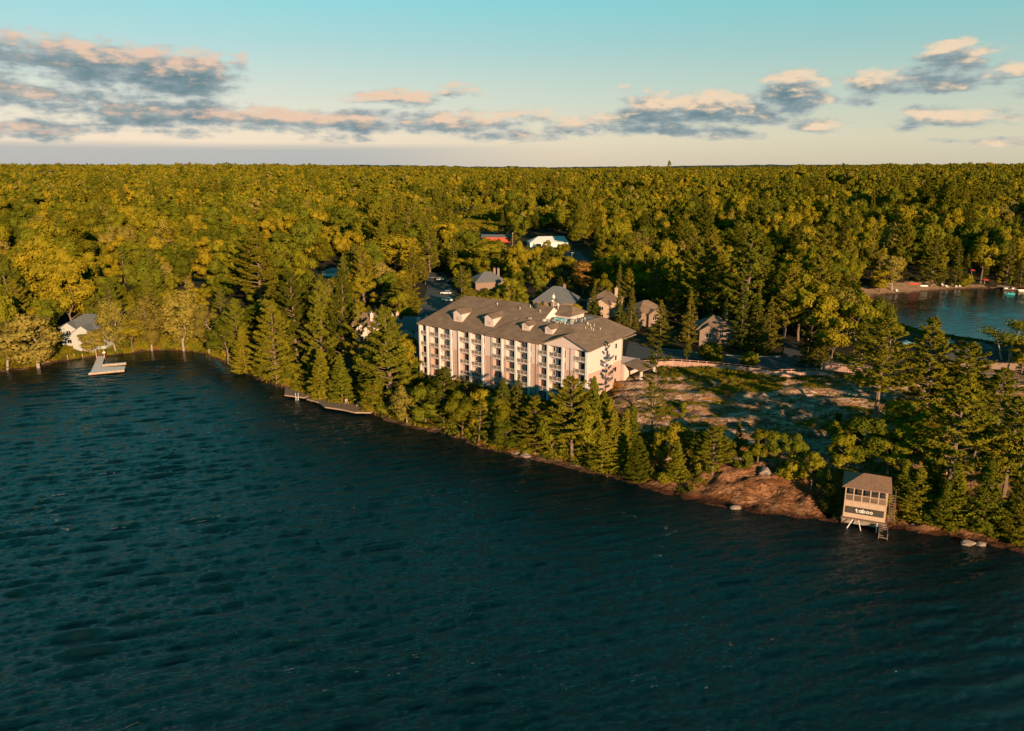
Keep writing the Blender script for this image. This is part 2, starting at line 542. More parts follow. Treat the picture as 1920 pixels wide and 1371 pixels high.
M['rail'] = surf('railing_infill', (.22, .17, .14), .6, .2, 2)
M['asphalt'] = surf('asphalt', (.052, .058, .062), .9, .2, .35, .01, 6, dirt=(.07, .072, .07))
M['concrete'] = surf('concrete', (.34, .30, .26), .85, .2, .8, .02, 5, dirt=(.2, .17, .14))
M['wood'] = surf('wood_boards', (.36, .24, .16), .8, .25, 1.2, .02, 6, dirt=(.22, .15, .11), stretch=(2, 2, 6))
M['wood_grey'] = surf('wood_weathered', (.20, .14, .10), .85, .25, 1.2, .02, 6, stretch=(.6, 6, 2))
M['dockm'] = surf('dock_boards', (.68, .66, .65), .8, .12, .8, .02, 5, stretch=(6, .8, 1))
M['fence'] = surf('fence_boards', (.43, .26, .20), .8, .22, .9, .02, 5, dirt=(.34, .22, .17), stretch=(3, 3, .7))
M['boat_wall'] = surf('boathouse_wall', (.48, .34, .25), .75, .12, 1.2, .02, 7, stretch=(1, 1, 6))
M['shake'] = surf('boathouse_roof', (.25, .14, .09), .9, .3, 2.5, .04, 5, dirt=(.17, .13, .11), stretch=(1, 1, 3))
M['sign'] = surf('sign_board', (.05, .042, .032), .7, .12, 2)
M['brown_shaded'] = surf('brown_shade_cladding', (.22, .15, .11), .85, .2, 1.2, .02, 8, stretch=(.5, .5, 8))  # brown wall tone darkened so the colour carries the shade on the houses
M['letter'] = surf('sign_letter', (.82, .78, .72), .6, .04, 2)
M['redwall'] = surf('red_cladding', (.42, .07, .035), .7, .2, .5)
M['white'] = surf('white_paint', (.78, .76, .72), .6, .1, .7)
M['canvas'] = surf('tent_canvas', (.62, .64, .64), .7, .1, .6, .05, 1)
M['red'] = surf('red_plastic', (.55, .05, .03), .5, .15, 2)
M['cyan'] = surf('cyan_plastic', (.05, .42, .48), .4, .15, 2)
M['skin'] = surf('skin', (.5, .3, .2), .7, .1, 3)
M['grey_car'] = surf('car_grey', (.22, .24, .25), .35, .1, 1, spec=.5)
M['white_car'] = surf('car_white', (.62, .64, .64), .35, .1, 1, spec=.5)
M['dark_car'] = surf('car_dark', (.035, .04, .045), .3, .1, 1, spec=.5)
M['rubber'] = surf('rubber', (.02, .02, .02), .8)
M['rockm'] = surf('rock_pale', (.26, .20, .165), .85, .3, .9, .12, 2.2, dirt=(.22, .16, .13))

def glassmat():
    m, n = new_mat('window_glass')
    t_ = n.node('ShaderNodeTexCoord').outputs['Object']
    a = n.noise(t_, .35, 1, .5)
    c = n.ramp(a, [(.5, (.008, .009, .010)), (.62, (.03, .022, .016)), (.72, (.20, .14, .08))])
    p = n.node('ShaderNodeBsdfPrincipled'); n.put(p.inputs['Base Color'], c); p.inputs['Roughness'].default_value = .12
    finish(n, p.outputs[0]); return m
M['glass'] = glassmat()

def groundmat():
    m, n = new_mat('ground_cover')
    at_ = n.node('ShaderNodeAttribute', attribute_name='cover')
    s_ = n.node('ShaderNodeSeparateColor'); n.l.new(at_.outputs['Color'], s_.inputs[0])
    rockf, grassf, sandf = s_.outputs
    geo = n.node('ShaderNodeNewGeometry')
    pos = geo.outputs['Position']
    n1 = n.noise(n.mapping(pos, (.10, .32, .3), (0, 0, -.16)), 1.0, 7, .62)
    n2 = n.noise(pos, .9, 5, .6)
    n3 = n.noise(n.mapping(pos, (.42, 1.15, .9), (0, 0, -.16)), 1.0, 7, .68, .6)
    floor = n.mix(n.maprange(n2, .3, .7), (.022, .022, .009), (.055, .042, .016))
    grass = n.mix(n.maprange(n.noise(pos, .16, 4, .6), .38, .62), (.20, .15, .02), (.40, .17, .035))
    grass = n.mix(n.math('MULTIPLY', n.maprange(n.noise(pos, 1.4, 5, .7), .4, .7), .75), grass, (.035, .032, .008))
    n4 = n.noise(n.mapping(pos, (.10, .85, .6), (0, 0, -.2)), 1.0, 5, .6, .5)
    rock = n.mix(n.maprange(n.math('ADD', n.math('MULTIPLY', n3, .5), n.math('MULTIPLY', n4, .5)), .40, .60), (.15, .09, .055), (.68, .49, .38))
    rock = n.mix(n.math('MULTIPLY', n.maprange(n.noise(pos, .30, 5, .65), .44, .60), .85), rock, (.30, .17, .085))
    rock = n.mix(n.math('MULTIPLY', n.maprange(n.noise(n.mapping(pos, (.5, 2.4, 2.0), (0, 0, -.2)), 1.0, 4, .7), .56, .64), .85), rock, (.05, .035, .025))
    vadd = n.node('ShaderNodeVectorMath', operation='MULTIPLY_ADD'); n.l.new(n.noise(pos, .5, 5, .65, out=1), vadd.inputs[0]); vadd.inputs[1].default_value = (7, 5, 3); n.l.new(pos, vadd.inputs[2])
    vo = n.node('ShaderNodeTexVoronoi', feature='DISTANCE_TO_EDGE'); n.put(vo.inputs['Vector'], n.mapping(vadd.outputs[0], (.13, .34, .25), (0, 0, -.35))); vo.inputs['Scale'].default_value = 1.0
    crack = n.maprange(n.math('ADD', vo.outputs['Distance'], n.math('MULTIPLY', n2, .07)), .03, .075)
    rock = n.mix(n.math('MULTIPLY', n.math('SUBTRACT', 1.0, crack), .55), rock, (.05, .032, .02))
    rock = n.mix(n.math('MULTIPLY', n.maprange(n.noise(pos, 2.6, 4, .7), .55, .65), .45), rock, (.09, .085, .06))
    ru = n.node('ShaderNodeAttribute', attribute_name='rust')
    rock = n.mix(ru.outputs['Fac'], rock, n.mix(1.0, rock, (.72, .50, .34), 'MULTIPLY'))
    sand = n.mix(n.maprange(n2, .3, .7), (.30, .19, .12), (.40, .27, .17))
    rb = n.maprange(n.math('ADD', rockf, n.math('MULTIPLY', n.math('SUBTRACT', n1, .5), 1.7)), .42, .55)
    rb = n.math('MULTIPLY', rb, n.maprange(rockf, .02, .15))
    gb = n.maprange(n.math('ADD', grassf, n.math('MULTIPLY', n.math('SUBTRACT', n2, .5), .8)), .35, .55)
    c = n.mix(gb, floor, grass)
    c = n.mix(rb, c, rock)
    c = n.mix(n.maprange(sandf, .4, .6), c, sand)
    sz = n.node('ShaderNodeSeparateXYZ'); n.l.new(pos, sz.inputs[0])
    wet = n.maprange(n.math('ADD', sz.outputs[2], n.math('MULTIPLY', n2, .5)), .35, .9)
    c = n.mix(wet, n.mix(1.0, c, (.30, .24, .2), 'MULTIPLY'), c)
    c = n.mix(1.0, c, (.68, .66, .64), 'MULTIPLY')
    p = n.node('ShaderNodeBsdfPrincipled'); n.put(p.inputs['Base Color'], c); p.inputs['Roughness'].default_value = .9
    p.inputs['Specular IOR Level'].default_value = .15
    bn = n.node('ShaderNodeBump'); bn.inputs['Strength'].default_value = 1.0; bn.inputs['Distance'].default_value = .8
    n.put(bn.inputs['Height'], n.math('ADD', n.math('ADD', n3, n.math('MULTIPLY', crack, .35)), n.math('MULTIPLY', n.noise(pos, 2.2, 4, .6), .6))); n.l.new(bn.outputs[0], p.inputs['Normal'])
    finish(n, p.outputs[0]); return m
M['ground'] = groundmat()

def watermat():
    m, n = new_mat('lake_water')
    pos = n.node('ShaderNodeNewGeometry').outputs['Position']
    p = n.node('ShaderNodeBsdfPrincipled')
    p.inputs['Base Color'].default_value = (.0004, .0060, .0075, 1)
    p.inputs['Roughness'].default_value = .05
    p.inputs['IOR'].default_value = 1.333
    sm = n.noise(n.mapping(pos, (1.2, 3.0, 1), (0, 0, math.radians(-16))), 1.0, 5, .66, .4)
    bn = n.node('ShaderNodeBump'); bn.inputs['Strength'].default_value = 1.0; bn.inputs['Distance'].default_value = .28
    sy = n.node('ShaderNodeSeparateXYZ'); n.l.new(pos, sy.inputs[0])
    n.put(bn.inputs['Height'], n.math('MULTIPLY', sm, n.maprange(sy.outputs[1], 160, 250, 1.0, .22))); n.l.new(bn.outputs[0], p.inputs['Normal'])
    # scattered foam flecks along drift lines
    fo = n.math('MULTIPLY', n.maprange(n.noise(n.mapping(pos, (.5, 1.4, 1), (0, 0, .5)), 1.0, 6, .7), .755, .80), n.maprange(n.noise(pos, .03, 3, .5), .52, .62))
    ln = n.math('ABSOLUTE', n.math('SUBTRACT', n.noise(n.mapping(pos, (.012, .020, 1), (0, 0, .6), (4, 2, 0)), 1.0, 3, .5), .5))
    ln = n.math('MULTIPLY', n.maprange(ln, .0028, .0008), n.maprange(n.noise(pos, .55, 5, .75), .53, .60))
    fo = n.math('MAXIMUM', fo, n.math('MULTIPLY', ln, .6))
    df = n.node('ShaderNodeBsdfDiffuse'); df.inputs[0].default_value = (.22, .22, .21, 1)
    mx = n.node('ShaderNodeMixShader'); n.put(mx.inputs[0], n.math('MULTIPLY', fo, .5)); n.l.new(p.outputs[0], mx.inputs[1]); n.l.new(df.outputs[0], mx.inputs[2])
    finish(n, mx.outputs[0]); return m
M['water'] = watermat()

# ------------------------------------------------------------------ ground sheet
def axis(segs):
    out = [segs[0][0]]
    for a, b, s0, s1 in segs:
        x = a
        L = b - a
        while x < b - 1e-6:
            f = (x - a) / L
            st = s0 * (s1 / s0) ** f
            x = min(b, x + st)
            if b - x < st * .4: x = b
            out.append(x)
    return np.array(out)
xs = axis([(-9000, -1500, 300, 90), (-1500, -200, 60, 8), (-200, 20, 2.2, 1.8), (20, 110, .75, .8), (110, 260, 1.6, 3), (260, 1500, 6, 70), (1500, 9000, 90, 300)])
ys = axis([(80, 106, 3, 1), (106, 205, .75, .8), (205, 420, 1.8, 3), (420, 1500, 5, 40), (1500, 9500, 45, 250)])
GX, GY = np.meshgrid(xs, ys)
GZ = height(GX.ravel(), GY.ravel())
nx, ny = len(xs), len(ys)
idx = np.arange(nx * ny).reshape(ny, nx)
quads = np.stack([idx[:-1, :-1], idx[:-1, 1:], idx[1:, 1:], idx[1:, :-1]], -1).reshape(-1, 4)
me = mesh_np('ground', np.stack([GX.ravel(), GY.ravel(), GZ], 1), quads, M['ground'], smooth=True)
gx, gy = GX.ravel(), GY.ravel()
gd = shore_d(gx, gy)
pm = point_mask(gx, gy)
cliff = ss(gx, 8, 34) * (1 - ss(gy, 170, 200)) * (1 - ss(gd, 10, 20))
BLUFF = [at(1200, 908, 2), at(1290, 905, 3), at(1360, 872, 4), at(1440, 872, 4), at(1500, 900, 3), at(1560, 935, 2), at(1570, 985), at(1400, 965), at(1200, 920)]
blf = inside(BLUFF, gx, gy)
rock = np.clip(np.maximum(pm * (.34 + .16 * ss(gd, 8, 24)), cliff * .55), 0, 1)
rock = np.where(blf, .95, rock)
SHELVES = [[(1165, 720), (1250, 700), (1340, 712), (1350, 735), (1290, 752), (1170, 760)], [(1300, 772), (1400, 745), (1560, 735), (1740, 722), (1760, 752), (1600, 770), (1480, 800), (1330, 800)],
           [(1250, 790), (1380, 792), (1480, 806), (1560, 818), (1560, 850), (1460, 835), (1320, 822), (1245, 805)], [(1150, 745), (1215, 740), (1230, 790), (1160, 800)], [(1830, 760), (1920, 770), (1920, 800), (1840, 785)], [(1850, 700), (1920, 690), (1920, 750), (1840, 740)]]
for q_ in SHELVES:
    rock = np.where(inside([at(a_, c_, 5.5) for a_, c_ in q_], gx + (fbm(gx / 5, gy / 5, 2, 44) - .5) * 8, gy + (fbm(gx / 5, gy / 5, 2, 45) - .5) * 6), np.maximum(rock, .74), rock)
rock = np.where(False & inside([at(1240, 712, 7), at(1330, 700, 7), at(1450, 706, 7), at(1450, 745, 7), at(1330, 760, 7), at(1240, 745, 7)], gx, gy), rock * .35, rock)
rock = np.maximum(rock, (1 - ss(gd, 1.5, 3.5)) * .8 * (gy < 420))
LAWN = [at(868, 432, 13), at(942, 432, 13), at(948, 414, 14), at(1000, 400, 15), at(985, 388, 16), at(900, 392, 16), at(872, 410, 14)]
grass = np.maximum(pm * .75, inside(LAWN, gx, gy) * .9)
HOUSE_LAWN = [at(104, 676, .5), at(200, 668, .5), at(210, 640, 2), at(104, 645, 2)]
rock = np.where(inside([at(a_, c_, 6) for a_, c_ in ((1345, 700), (1460, 712), (1450, 742), (1345, 742))], gx + (fbm(gx / 5, gy / 5, 2, 46) - .5) * 8, gy + (fbm(gx / 5, gy / 5, 2, 47) - .5) * 8), rock * .2, rock)
grass = np.maximum(grass, inside(HOUSE_LAWN, gx, gy) * .8)
beach = ((segdist([at(a, b) for a, b in ((1600, 560), (1640, 556), (1700, 551), (1760, 545), (1812, 542))], gx, gy, False) < 13) & (gd > -3)) * 1.0
beach = np.where((gx > at(1770, 545)[0]) & (gd > 6), 0, beach)
beach = np.maximum(beach, ((segdist([at(200, 664), at(240, 660), at(330, 656)], gx, gy, False) < 3.2) & (gd > -2)) * 1.0)
ca = me.attributes.new('cover', 'FLOAT_COLOR', 'POINT')
ca.data.foreach_set('color', np.stack([rock * (1 - beach), grass, beach, np.ones_like(rock)], 1).astype(np.float32).ravel())
ra = me.attributes.new('rust', 'FLOAT', 'POINT')
ra.data.foreach_set('value', np.clip(cliff * 1.3 + blf, 0, 1).astype(np.float32))
gnd = bpy.data.objects.new('ground', me)
tag(link(gnd), kind='structure')

# ------------------------------------------------------------------ water
wx = axis([(-9400, -900, 1500, 300), (-900, -176, 90, 4), (-176, -125, .46, .40), (-125, 100, .31, .31), (100, 290, .7, .95), (290, 1200, 3, 90), (1200, 9400, 300, 1500)])
wy = axis([(-2500, 0, 600, 20), (0, 62, 8, 2), (62, 165, .28, .30), (165, 240, .42, .44), (240, 412, .95, .95), (412, 640, 4, 40)])
WX, WY = np.meshgrid(wx, wy)
fx, fy = WX.ravel(), WY.ravel()
wr = np.random.RandomState(4)
hw = np.zeros_like(fx)
gust = .80 + .65 * fbm(fx / 38, fy / 26, 3, 71)
small_ok = (1 - ss(fy, 158, 172)) * (1 - ss(fx, 96, 104)) * ss(fx, -130, -120)
lee = .35 + .65 * ss(-segdist(LAKE, fx, fy) * -1.0, 0, 26)              # calmer water under the shore
for i in range(64):
    lam = .95 * (4.6 / .95) ** (wr.uniform(0, 1) ** 1.45)
    k_ = 2 * math.pi / lam
    th = math.radians(107 + wr.normal() * 14 * (1.35 if lam < 2.2 else 1))
    slope = .055
    ph = k_ * (fx * math.cos(th) + fy * math.sin(th)) + wr.uniform(0, 6.28) + 1.2 * (fbm(fx / (lam * 6), fy / (lam * 6), 2, 200 + i) - .5) * 3
    s_ = (np.sin(ph) + .34 * np.sin(2 * ph) + .13 * np.sin(3 * ph)) * .8   # steeper lee faces
    cusp = 1 - 2.2 * np.abs(np.sin(ph / 2)) ** 1.15           # narrow crests, broad troughs
    q_ = .55 if lam > 1.8 else .15
    hw += (small_ok if lam < 1.6 else 1.0) * slope / k_ * ((1 - q_) * s_ + q_ * 1.35 * cusp)
inreg = ss(fx, -176, -160) * (1 - ss(fx, 270, 288)) * ss(fy, 60, 66) * (1 - ss(fy, 398, 411))
coarse = np.where((fx > 108) | (fy > 240), .42, 1.0)
hw *= gust * lee * inreg * coarse
nx_, ny_ = len(wx), len(wy)
idw = np.arange(nx_ * ny_).reshape(ny_, nx_)
qd = np.stack([idw[:-1, :-1], idw[:-1, 1:], idw[1:, 1:], idw[1:, :-1]], -1).reshape(-1, 4)
ctrx = (fx[qd[:, 0]] + fx[qd[:, 2]]) / 2; ctry = (fy[qd[:, 0]] + fy[qd[:, 2]]) / 2
small = (fx[qd[:, 2]] - fx[qd[:, 0]] < 2) & (fy[qd[:, 2]] - fy[qd[:, 0]] < 2)
drop = np.zeros(len(qd), bool); si = np.where(small)[0]
drop[si] = shore_d(ctrx[si], ctry[si]) > 4
qd = qd[~drop]
used = np.unique(qd); remap = np.full(nx_ * ny_, -1); remap[used] = np.arange(len(used))
wme = mesh_np('lake_water', np.stack([fx[used], fy[used], hw[used]], 1), remap[qd], M['water'], smooth=True)
print('water faces', len(qd))
tag(link(bpy.data.objects.new('lake_water', wme)), kind='structure')

# ------------------------------------------------------------------ hotel
ROT = math.atan2(-.6, .8)
hotel = empty('hotel', (-25.7, 215.8, 0), ROT, label='long cream and salmon lakeside hotel with brown hipped roof and rows of balconies', cat='hotel')
ZB, ZE, FH = .6, 17.0, 3.05
FLOORS = [ZE - FH * (k + 1) for k in range(5)]          # 13.95 ... 1.75
ZC = 11.2                                               # cream above, salmon below
REC = 1.15

def wallbox(mb_c, mb_s, x0, x1, y0, y1, z0=ZB, z1=ZE - .25):
    if z1 > ZC: mb_c.box(x0, x1, y0, y1, max(z0, ZC), z1)
    if z0 < ZC: mb_s.box(x0, x1, y0, y1, z0, min(z1, ZC))
# solid bays of the front at v=0, recessed bays at v=REC
BAYS = [(.45, 2.6, None), (4.0, 7.15, 1.25), (7.7, 11.3, 1.9), (14.7, 18.0, 1.2), (18.7, 22.3, 1.9), (26.0, 28.75, .9), (30.2, 33.15, 1.3), (33.8, 37.25, 1.9),
        (40.6, 43.1, .9), (43.7, 47.45, 1.9), (51.2, 54.25, 1.0)]
cw, sw = MB(), MB()
edge = 0.0
for (a, b, dr) in BAYS:
    if a - edge > .02: wallbox(cw, sw, edge, a, 0, REC + .2)
    edge = b
wallbox(cw, sw, edge, 55.0, 0, REC + .2)
for (a, b, dr) in BAYS:
    if dr is None: continue
    wallbox(cw, sw, a, b, REC, REC + .2)
# end wall (one panel projecting, one set back), back and left walls
wallbox(cw, sw, 54.8, 55.0, REC + .2, 12.0)
wallbox(cw, sw, 54.3, 54.5, 12.0, 17.0)
wallbox(cw, sw, 54.3, 55.0, 11.9, 12.1)
wallbox(cw, sw, 49.8, 50.0, 17.0, 25.6)
wallbox(cw, sw, 50.0, 54.5, 16.8, 17.0)
wallbox(cw, sw, 0, 50.0, 25.4, 25.6)
wallbox(cw, sw, 0, .2, 3.2, 25.4)
wallbox(cw, sw, .2, 3.0, 3.2, 3.4)
cw.build('wall_upper', M['cream'], hotel)
sw.build('wall_lower', M['salmon'], hotel)
pl = MB(); pl.box(-.1, 55.1, -.05, 25, -1.0, ZB + .02)
pl.build('foundation', M['concrete'], hotel)
MB().box(.3, 54.2, 3.45, 25.2, 16.2, 16.5).build('attic_floor', M['sheath'], hotel)
# piers
PIERS = [(-.12, .45), (2.6, 3.15), (7.15, 7.7), (11.3, 11.9), (14.2, 14.6), (18.0, 18.7), (22.3, 22.9), (28.75, 29.3), (33.15, 33.8), (37.25, 37.9), (43.1, 43.7), (47.45, 48.1), (54.25, 54.95)]
for a, b in PIERS:
    MB().box(a, b, -.35, -.002, ZB, ZE - .26).build('pier', M['trim'], hotel)
for u in (25.35, 39.6, 49.8):
    MB().tube((u, -.08, 1.2), (u, -.08, ZE - .4), .07).build('downspout', M['sheath'], hotel)
# windows, doors and balconies
win_cache = {}
def window(u, v, z, wd, ht, panes=2, name='window', parent=hotel):
    key = (wd, ht, panes, name)
    if key not in win_cache:
        f = MB(); t = .07
        f.box(0, wd, -.09, -.003, 0, t); f.box(0, wd, -.09, -.003, ht - t, ht)
        for i in range(panes + 1):
            x = i * (wd - t) / panes
            f.box(x, x + t, -.085, -.004, t, ht - t)
        p = [MB().box(i * (wd - t) / panes + t, (i + 1) * (wd - t) / panes, -.03, -.004, t, ht - t).mesh('pane', M['glass']) for i in range(panes)]
        win_cache[key] = (f.mesh('frame', M['trim']), p)
    fm, pm_ = win_cache[key]
    o = bpy.data.objects.new(name, fm); link(o, parent); o.location = (u, v, z)
    for q in pm_:
        c = bpy.data.objects.new('pane', q); link(c, o)
    return o
balc_cache = {}
def balcony(a, b, z, parent=hotel):
    L = round(b - a, 2)
    if L not in balc_cache:
        r = MB(); t = .05
        k = 3 if L > 3.2 else 2
        for zz in (.12, 1.02): r.box(0, L, -.06, 0, zz, zz + t)
        for i in range(k + 1):
            x = i * (L - .07) / k; r.box(x, x + .07, -.065, .005, 0, 1.12)
        inf = MB(); x = .14
        while x < L - .1:
            inf.box(x, x + .035, -.045, -.015, .172, 1.018); x += .105
        balc_cache[L] = (MB().box(0, L, -.25, REC - .01, -.18, 0).mesh('balcony', M['trim']), r.mesh('railing', M['trim']), inf.mesh('baluster', M['rail']))
    s, r, i_ = balc_cache[L]
    o = bpy.data.objects.new('balcony', s); link(o, parent); o.location = (a, 0, z)
    q = bpy.data.objects.new('railing', r); link(q, o); q.location = (0, -.18, 0)
    q2 = bpy.data.objects.new('baluster', i_); link(q2, o); q2.location = (0, -.18, 0); q2['kind'] = 'stuff'
    return o
for (a, b, dr) in BAYS:
    for k, z in enumerate(FLOORS):
        if dr is None:
            balcony(a, b, z)
            balcony_div = MB().box(a, b, 1.9, 1.95, z, z + 1.0).build('balcony_screen', M['rail'], hotel)
            continue
        dw = min(1.95, b - a - dr - .1) if dr < 1.5 else 1.45
        window(a + dr, REC, z + .05, round(max(1.3, dw), 2), 2.15, 2, 'balcony_door')
        if dr > 1.5: window(a + .35, REC, z + .95, .75, 1.25, 1)
        balcony(a, b, z)
        MB().box(a + .02, a + .07, .02, REC - .02, z + .01, z + 1.9).build('privacy_screen', M['cream'], hotel) if dr > 1.5 else None
for u in (12.0, 23.05, 37.98, 48.2):
    for z in FLOORS: window(u, 0, z + .15, .42, 2.0, 1)
# end wall details: vertical vent strip and small lights
for z in FLOORS[:4]:
    window_end = MB().box(54.502, 54.56, 13.6, 14.3, z + .8, z + 2.0).build('end_window', M['glass'], hotel)
MB().box(55.002, 55.06, .02, 12.1, ZC - .08, ZC + .08).build('band_course', M['trim'], hotel)
MB().box(-.1, 55.1, -.12, -.004, ZE - .3, ZE - .05).build('eave_board', M['trim'], hotel)
# roofs
SL = .579
def lz(v): return 16.9 + (v + .6) * SL
rf = MB()
rf.sheet([(-.8, -.6, lz(-.6)), (24.6, -.6, lz(-.6)), (31.5, 6.3, lz(6.3)), (37.2, 6.3, lz(6.3)), (37.2, 11.5, lz(11.5)), (7.0, 11.5, lz(11.5))], .2)
rf.sheet([(-.8, 23.6, lz(-.6)), (-.8, -.6, lz(-.6)), (7.0, 11.5, lz(11.5))], .2)
rf.sheet([(37.2, 23.6, lz(-.6)), (-.8, 23.6, lz(-.6)), (7.0, 11.5, lz(11.5)), (37.2, 11.5, lz(11.5))], .2)
rf.build('roof_left', M['shingle'], hotel)
MB().poly((37.0, 6.0, 19.0), (37.0, 17.0, 19.0), (37.0, 17.0, lz(6) - .25), (37.0, 11.5, lz(11.5) - .25), (37.0, 6.0, lz(6) - .25)).build('gable_wall', M['trim'], hotel)
def rz_(v): return 17.12 + (v + .9) * SL
def ez(u): return 16.85 + (55.7 - u) * .43
vv = (19.9 - 17.12) / SL - .9
rr = MB()
rr.sheet([(23.9, -.9, rz_(-.9)), (42.0, -.9, rz_(-.9)), (48.6, vv, 19.9), (46.1, 5.8, rz_(5.8)), (30.7, 5.8, rz_(5.8))], .45)
rr.sheet([(55.7, -1.0, ez(55.7)), (54.4, 24.6, ez(54.4)), (46.1, 20.5, ez(46.1)), (46.1, 5.8, ez(46.1)), (48.6, vv, ez(48.6)), (48.6, -1.0, ez(48.6))], .22)
rr.sheet([(41.6, -1.0, 17.0), (48.6, -1.0, ez(48.6)), (48.6, vv, ez(48.6))], .22)
rr.sheet([(54.4, 24.6, ez(54.4)), (30, 25.9, 16.85), (30, 20.5, 21), (46.1, 20.5, 21)], .2)
rr.build('roof_right', M['shingle'], hotel)
MB().poly((42.2, -.4, 16.72), (55.0, -.4, 16.72), (54.6, -.4, 17.1), (48.6, -.4, 19.6), (42.6, -.4, 17.1)).poly((42.2, -.2, 16.72), (42.6, -.2, 17.1), (48.6, -.2, 19.6), (54.6, -.2, 17.1), (55.0, -.2, 16.72)).poly((42.2, -.4, 16.72), (42.2, -.1, 16.72), (55, -.1, 16.72), (55, -.4, 16.72)).build('front_gable', M['cream'], hotel)
MB().box(28.5, 46.3, 5.6, 20.6, 20.1, 20.62).build('flat_roof', M['deckroof'], hotel)
MB().box(30, 37.0, 6.0, 20.4, 17, 20.1).build('roof_core', M['sheath'], hotel)
# roof vents, stacks and units on the flat roof
vc = [MB().tube((0, 0, 0), (0, 0, .9), .11, k=7).tube((0, 0, .8), (0, 0, 1.05), .2, .16, k=7).mesh('roof_vent', M['vent']),
      MB().box(-.35, .35, -.3, .3, 0, .7).box(-.42, .42, -.37, .37, .7, .78).mesh('roof_vent', M['vent']),
      MB().tube((0, 0, 0), (0, 0, .5), .16, k=7).ball((0, 0, .6), .27, k=7, m=4).mesh('roof_vent', M['vent'])]
rv = random.Random(5)
for i in range(78):
    u = rv.uniform(30.5, 46.0); v = rv.uniform(6.2, 12.2) if i % 3 else rv.uniform(6.2, 18)
    if 34 < u < 42.5 and v > 11.5: continue
    o = bpy.data.objects.new('roof_vent', vc[i % 3] if i % 5 else vc[1]); link(o, hotel); o.location = (u, v, 20.62); s = rv.uniform(.5, .95); o.scale = (s, s, s)
for i in range(9):
    u, v = rv.uniform(47.2, 50.5), rv.uniform(8, 14)
    o = bpy.data.objects.new('roof_vent', vc[0]); link(o, hotel); o.location = (u, v, ez(u) - .1); o.scale = (.8, .8, .6)
for u, v in ((28, 9), (30.5, 10.2), (20, 9.5), (34.5, 9)):
    o = bpy.data.objects.new('roof_vent', vc[0]); link(o, hotel); o.location = (u, v, lz(v) - .1); o.scale = (.9, .9, .7)
tp = MB().box(38.2, 41.6, 9.4, 11.0, 20.62, 21.3).ball((39, 10.2, 21.3), .8, sz=.3, sx=1.2).ball((40.6, 10.3, 21.3), .9, sz=.25)
tp.build('covered_unit', M['tarp'], hotel)
MB().tube((32.4, 10.2, 23.0), (32.4, 10.2, 24.6), .42, .5, k=8).build('flue', M['dark'], hotel)
# stair tower roof beyond the gable, mast with dishes
tw = MB().box(36.2, 41.6, 12.8, 19.2, 20.0, 21.9)
tw.build('stair_tower', M['cream'], hotel)
MB().sheet([(35.4, 12.0, 21.9), (42.4, 12.0, 21.9), (40.0, 15.8, 23.9), (37.3, 15.8, 23.9)], .15).sheet([(42.4, 12.0, 21.9), (42.4, 20, 21.9), (40.0, 15.8, 23.9)], .15).sheet([(42.4, 20, 21.9), (35.4, 20, 21.9), (37.3, 15.8, 23.9), (40, 15.8, 23.9)], .15).sheet([(35.4, 20, 21.9), (35.4, 12, 21.9), (37.3, 15.8, 23.9)], .15).build('tower_roof', M['shingle'], hotel)
mast = MB().tube((37.0, 11.6, 23.5), (37.0, 11.6, 27.4), .06)
mast.ball((37.0, 11.4, 26.5), .5, sy=.35); mast.ball((36.6, 11.5, 25.3), .3, sy=.5); mast.ball((38.4, 11.5, 24.6), .35, sy=.4); mast.tube((38.4, 11.6, 23.3), (38.4, 11.6, 24.6), .05)
mast.build('antenna_mast', M['white'], hotel)
# dormers
for u0, wd, hh in ((12.2, 3.0, 2.35), (23.0, 2.9, 2.35), (34.9, 2.3, 1.35), (42.0, 2.3, 1.35)):
    off = 0 if u0 < 25 else .5
    v0 = 2.1; zb = lz(v0) + off - .1; zt = lz(v0) + hh + .1 + off; zr = zt + wd * .30
    vb = v0 + (zt - lz(v0) - off) / SL; vr = v0 + (zr - lz(v0) - off) / SL
    a, b = u0 - wd / 2, u0 + wd / 2
    d = MB()
    d.poly((a, v0, zb), (b, v0, zb), (b, v0, zt), (u0, v0, zr), (a, v0, zt))
    d.poly((b, v0, zb), (b, vb + .3, zt - .02), (b, v0, zt)); d.poly((a, v0, zb), (a, v0, zt), (a, vb + .3, zt - .02))
    dm = d.build('dormer', M['cream'], hotel)
    r_ = MB(); o_ = .32
    r_.sheet([(a - o_, v0 - .35, zt - .12), (u0, v0 - .35, zr + .05), (u0, vr + .3, zr + .05), (a - o_, vb, zt - .12)], .12)
    r_.sheet([(u0, v0 - .35, zr + .05), (b + o_, v0 - .35, zt - .12), (b + o_, vb, zt - .12), (u0, vr + .3, zr + .05)], .12)
    r_.build('dormer_roof', M['shingle'], dm)
    lv = MB()
    for k in range(5): lv.box(u0 - .5, u0 + .5, v0 - .04, v0 - .002, zb + .55 + k * .2, zb + .66 + k * .2)
    lv.build('louvre', M['salmon'], dm)
# entrance canopy at the back corner
can = MB().sheet([(55.2, 17.5, 6.8 + 3.3), (60.5, 17.0, 9.2), (61.0, 24.5, 9.2), (55.2, 24.5, 10.1)], .35)
can.build('entrance_canopy', M['shingle'], hotel)
for u, v in ((60.0, 17.6), (60.4, 24.0)):
    MB().box(u - .25, u + .25, v - .25, v + .25, 5.6, 8.75).build('canopy_post', M['trim'], hotel)
MB().box(50.01, 55.3, 17.3, 25.4, 5.5, 9.9).build('lobby_wall', M['cream'], hotel)

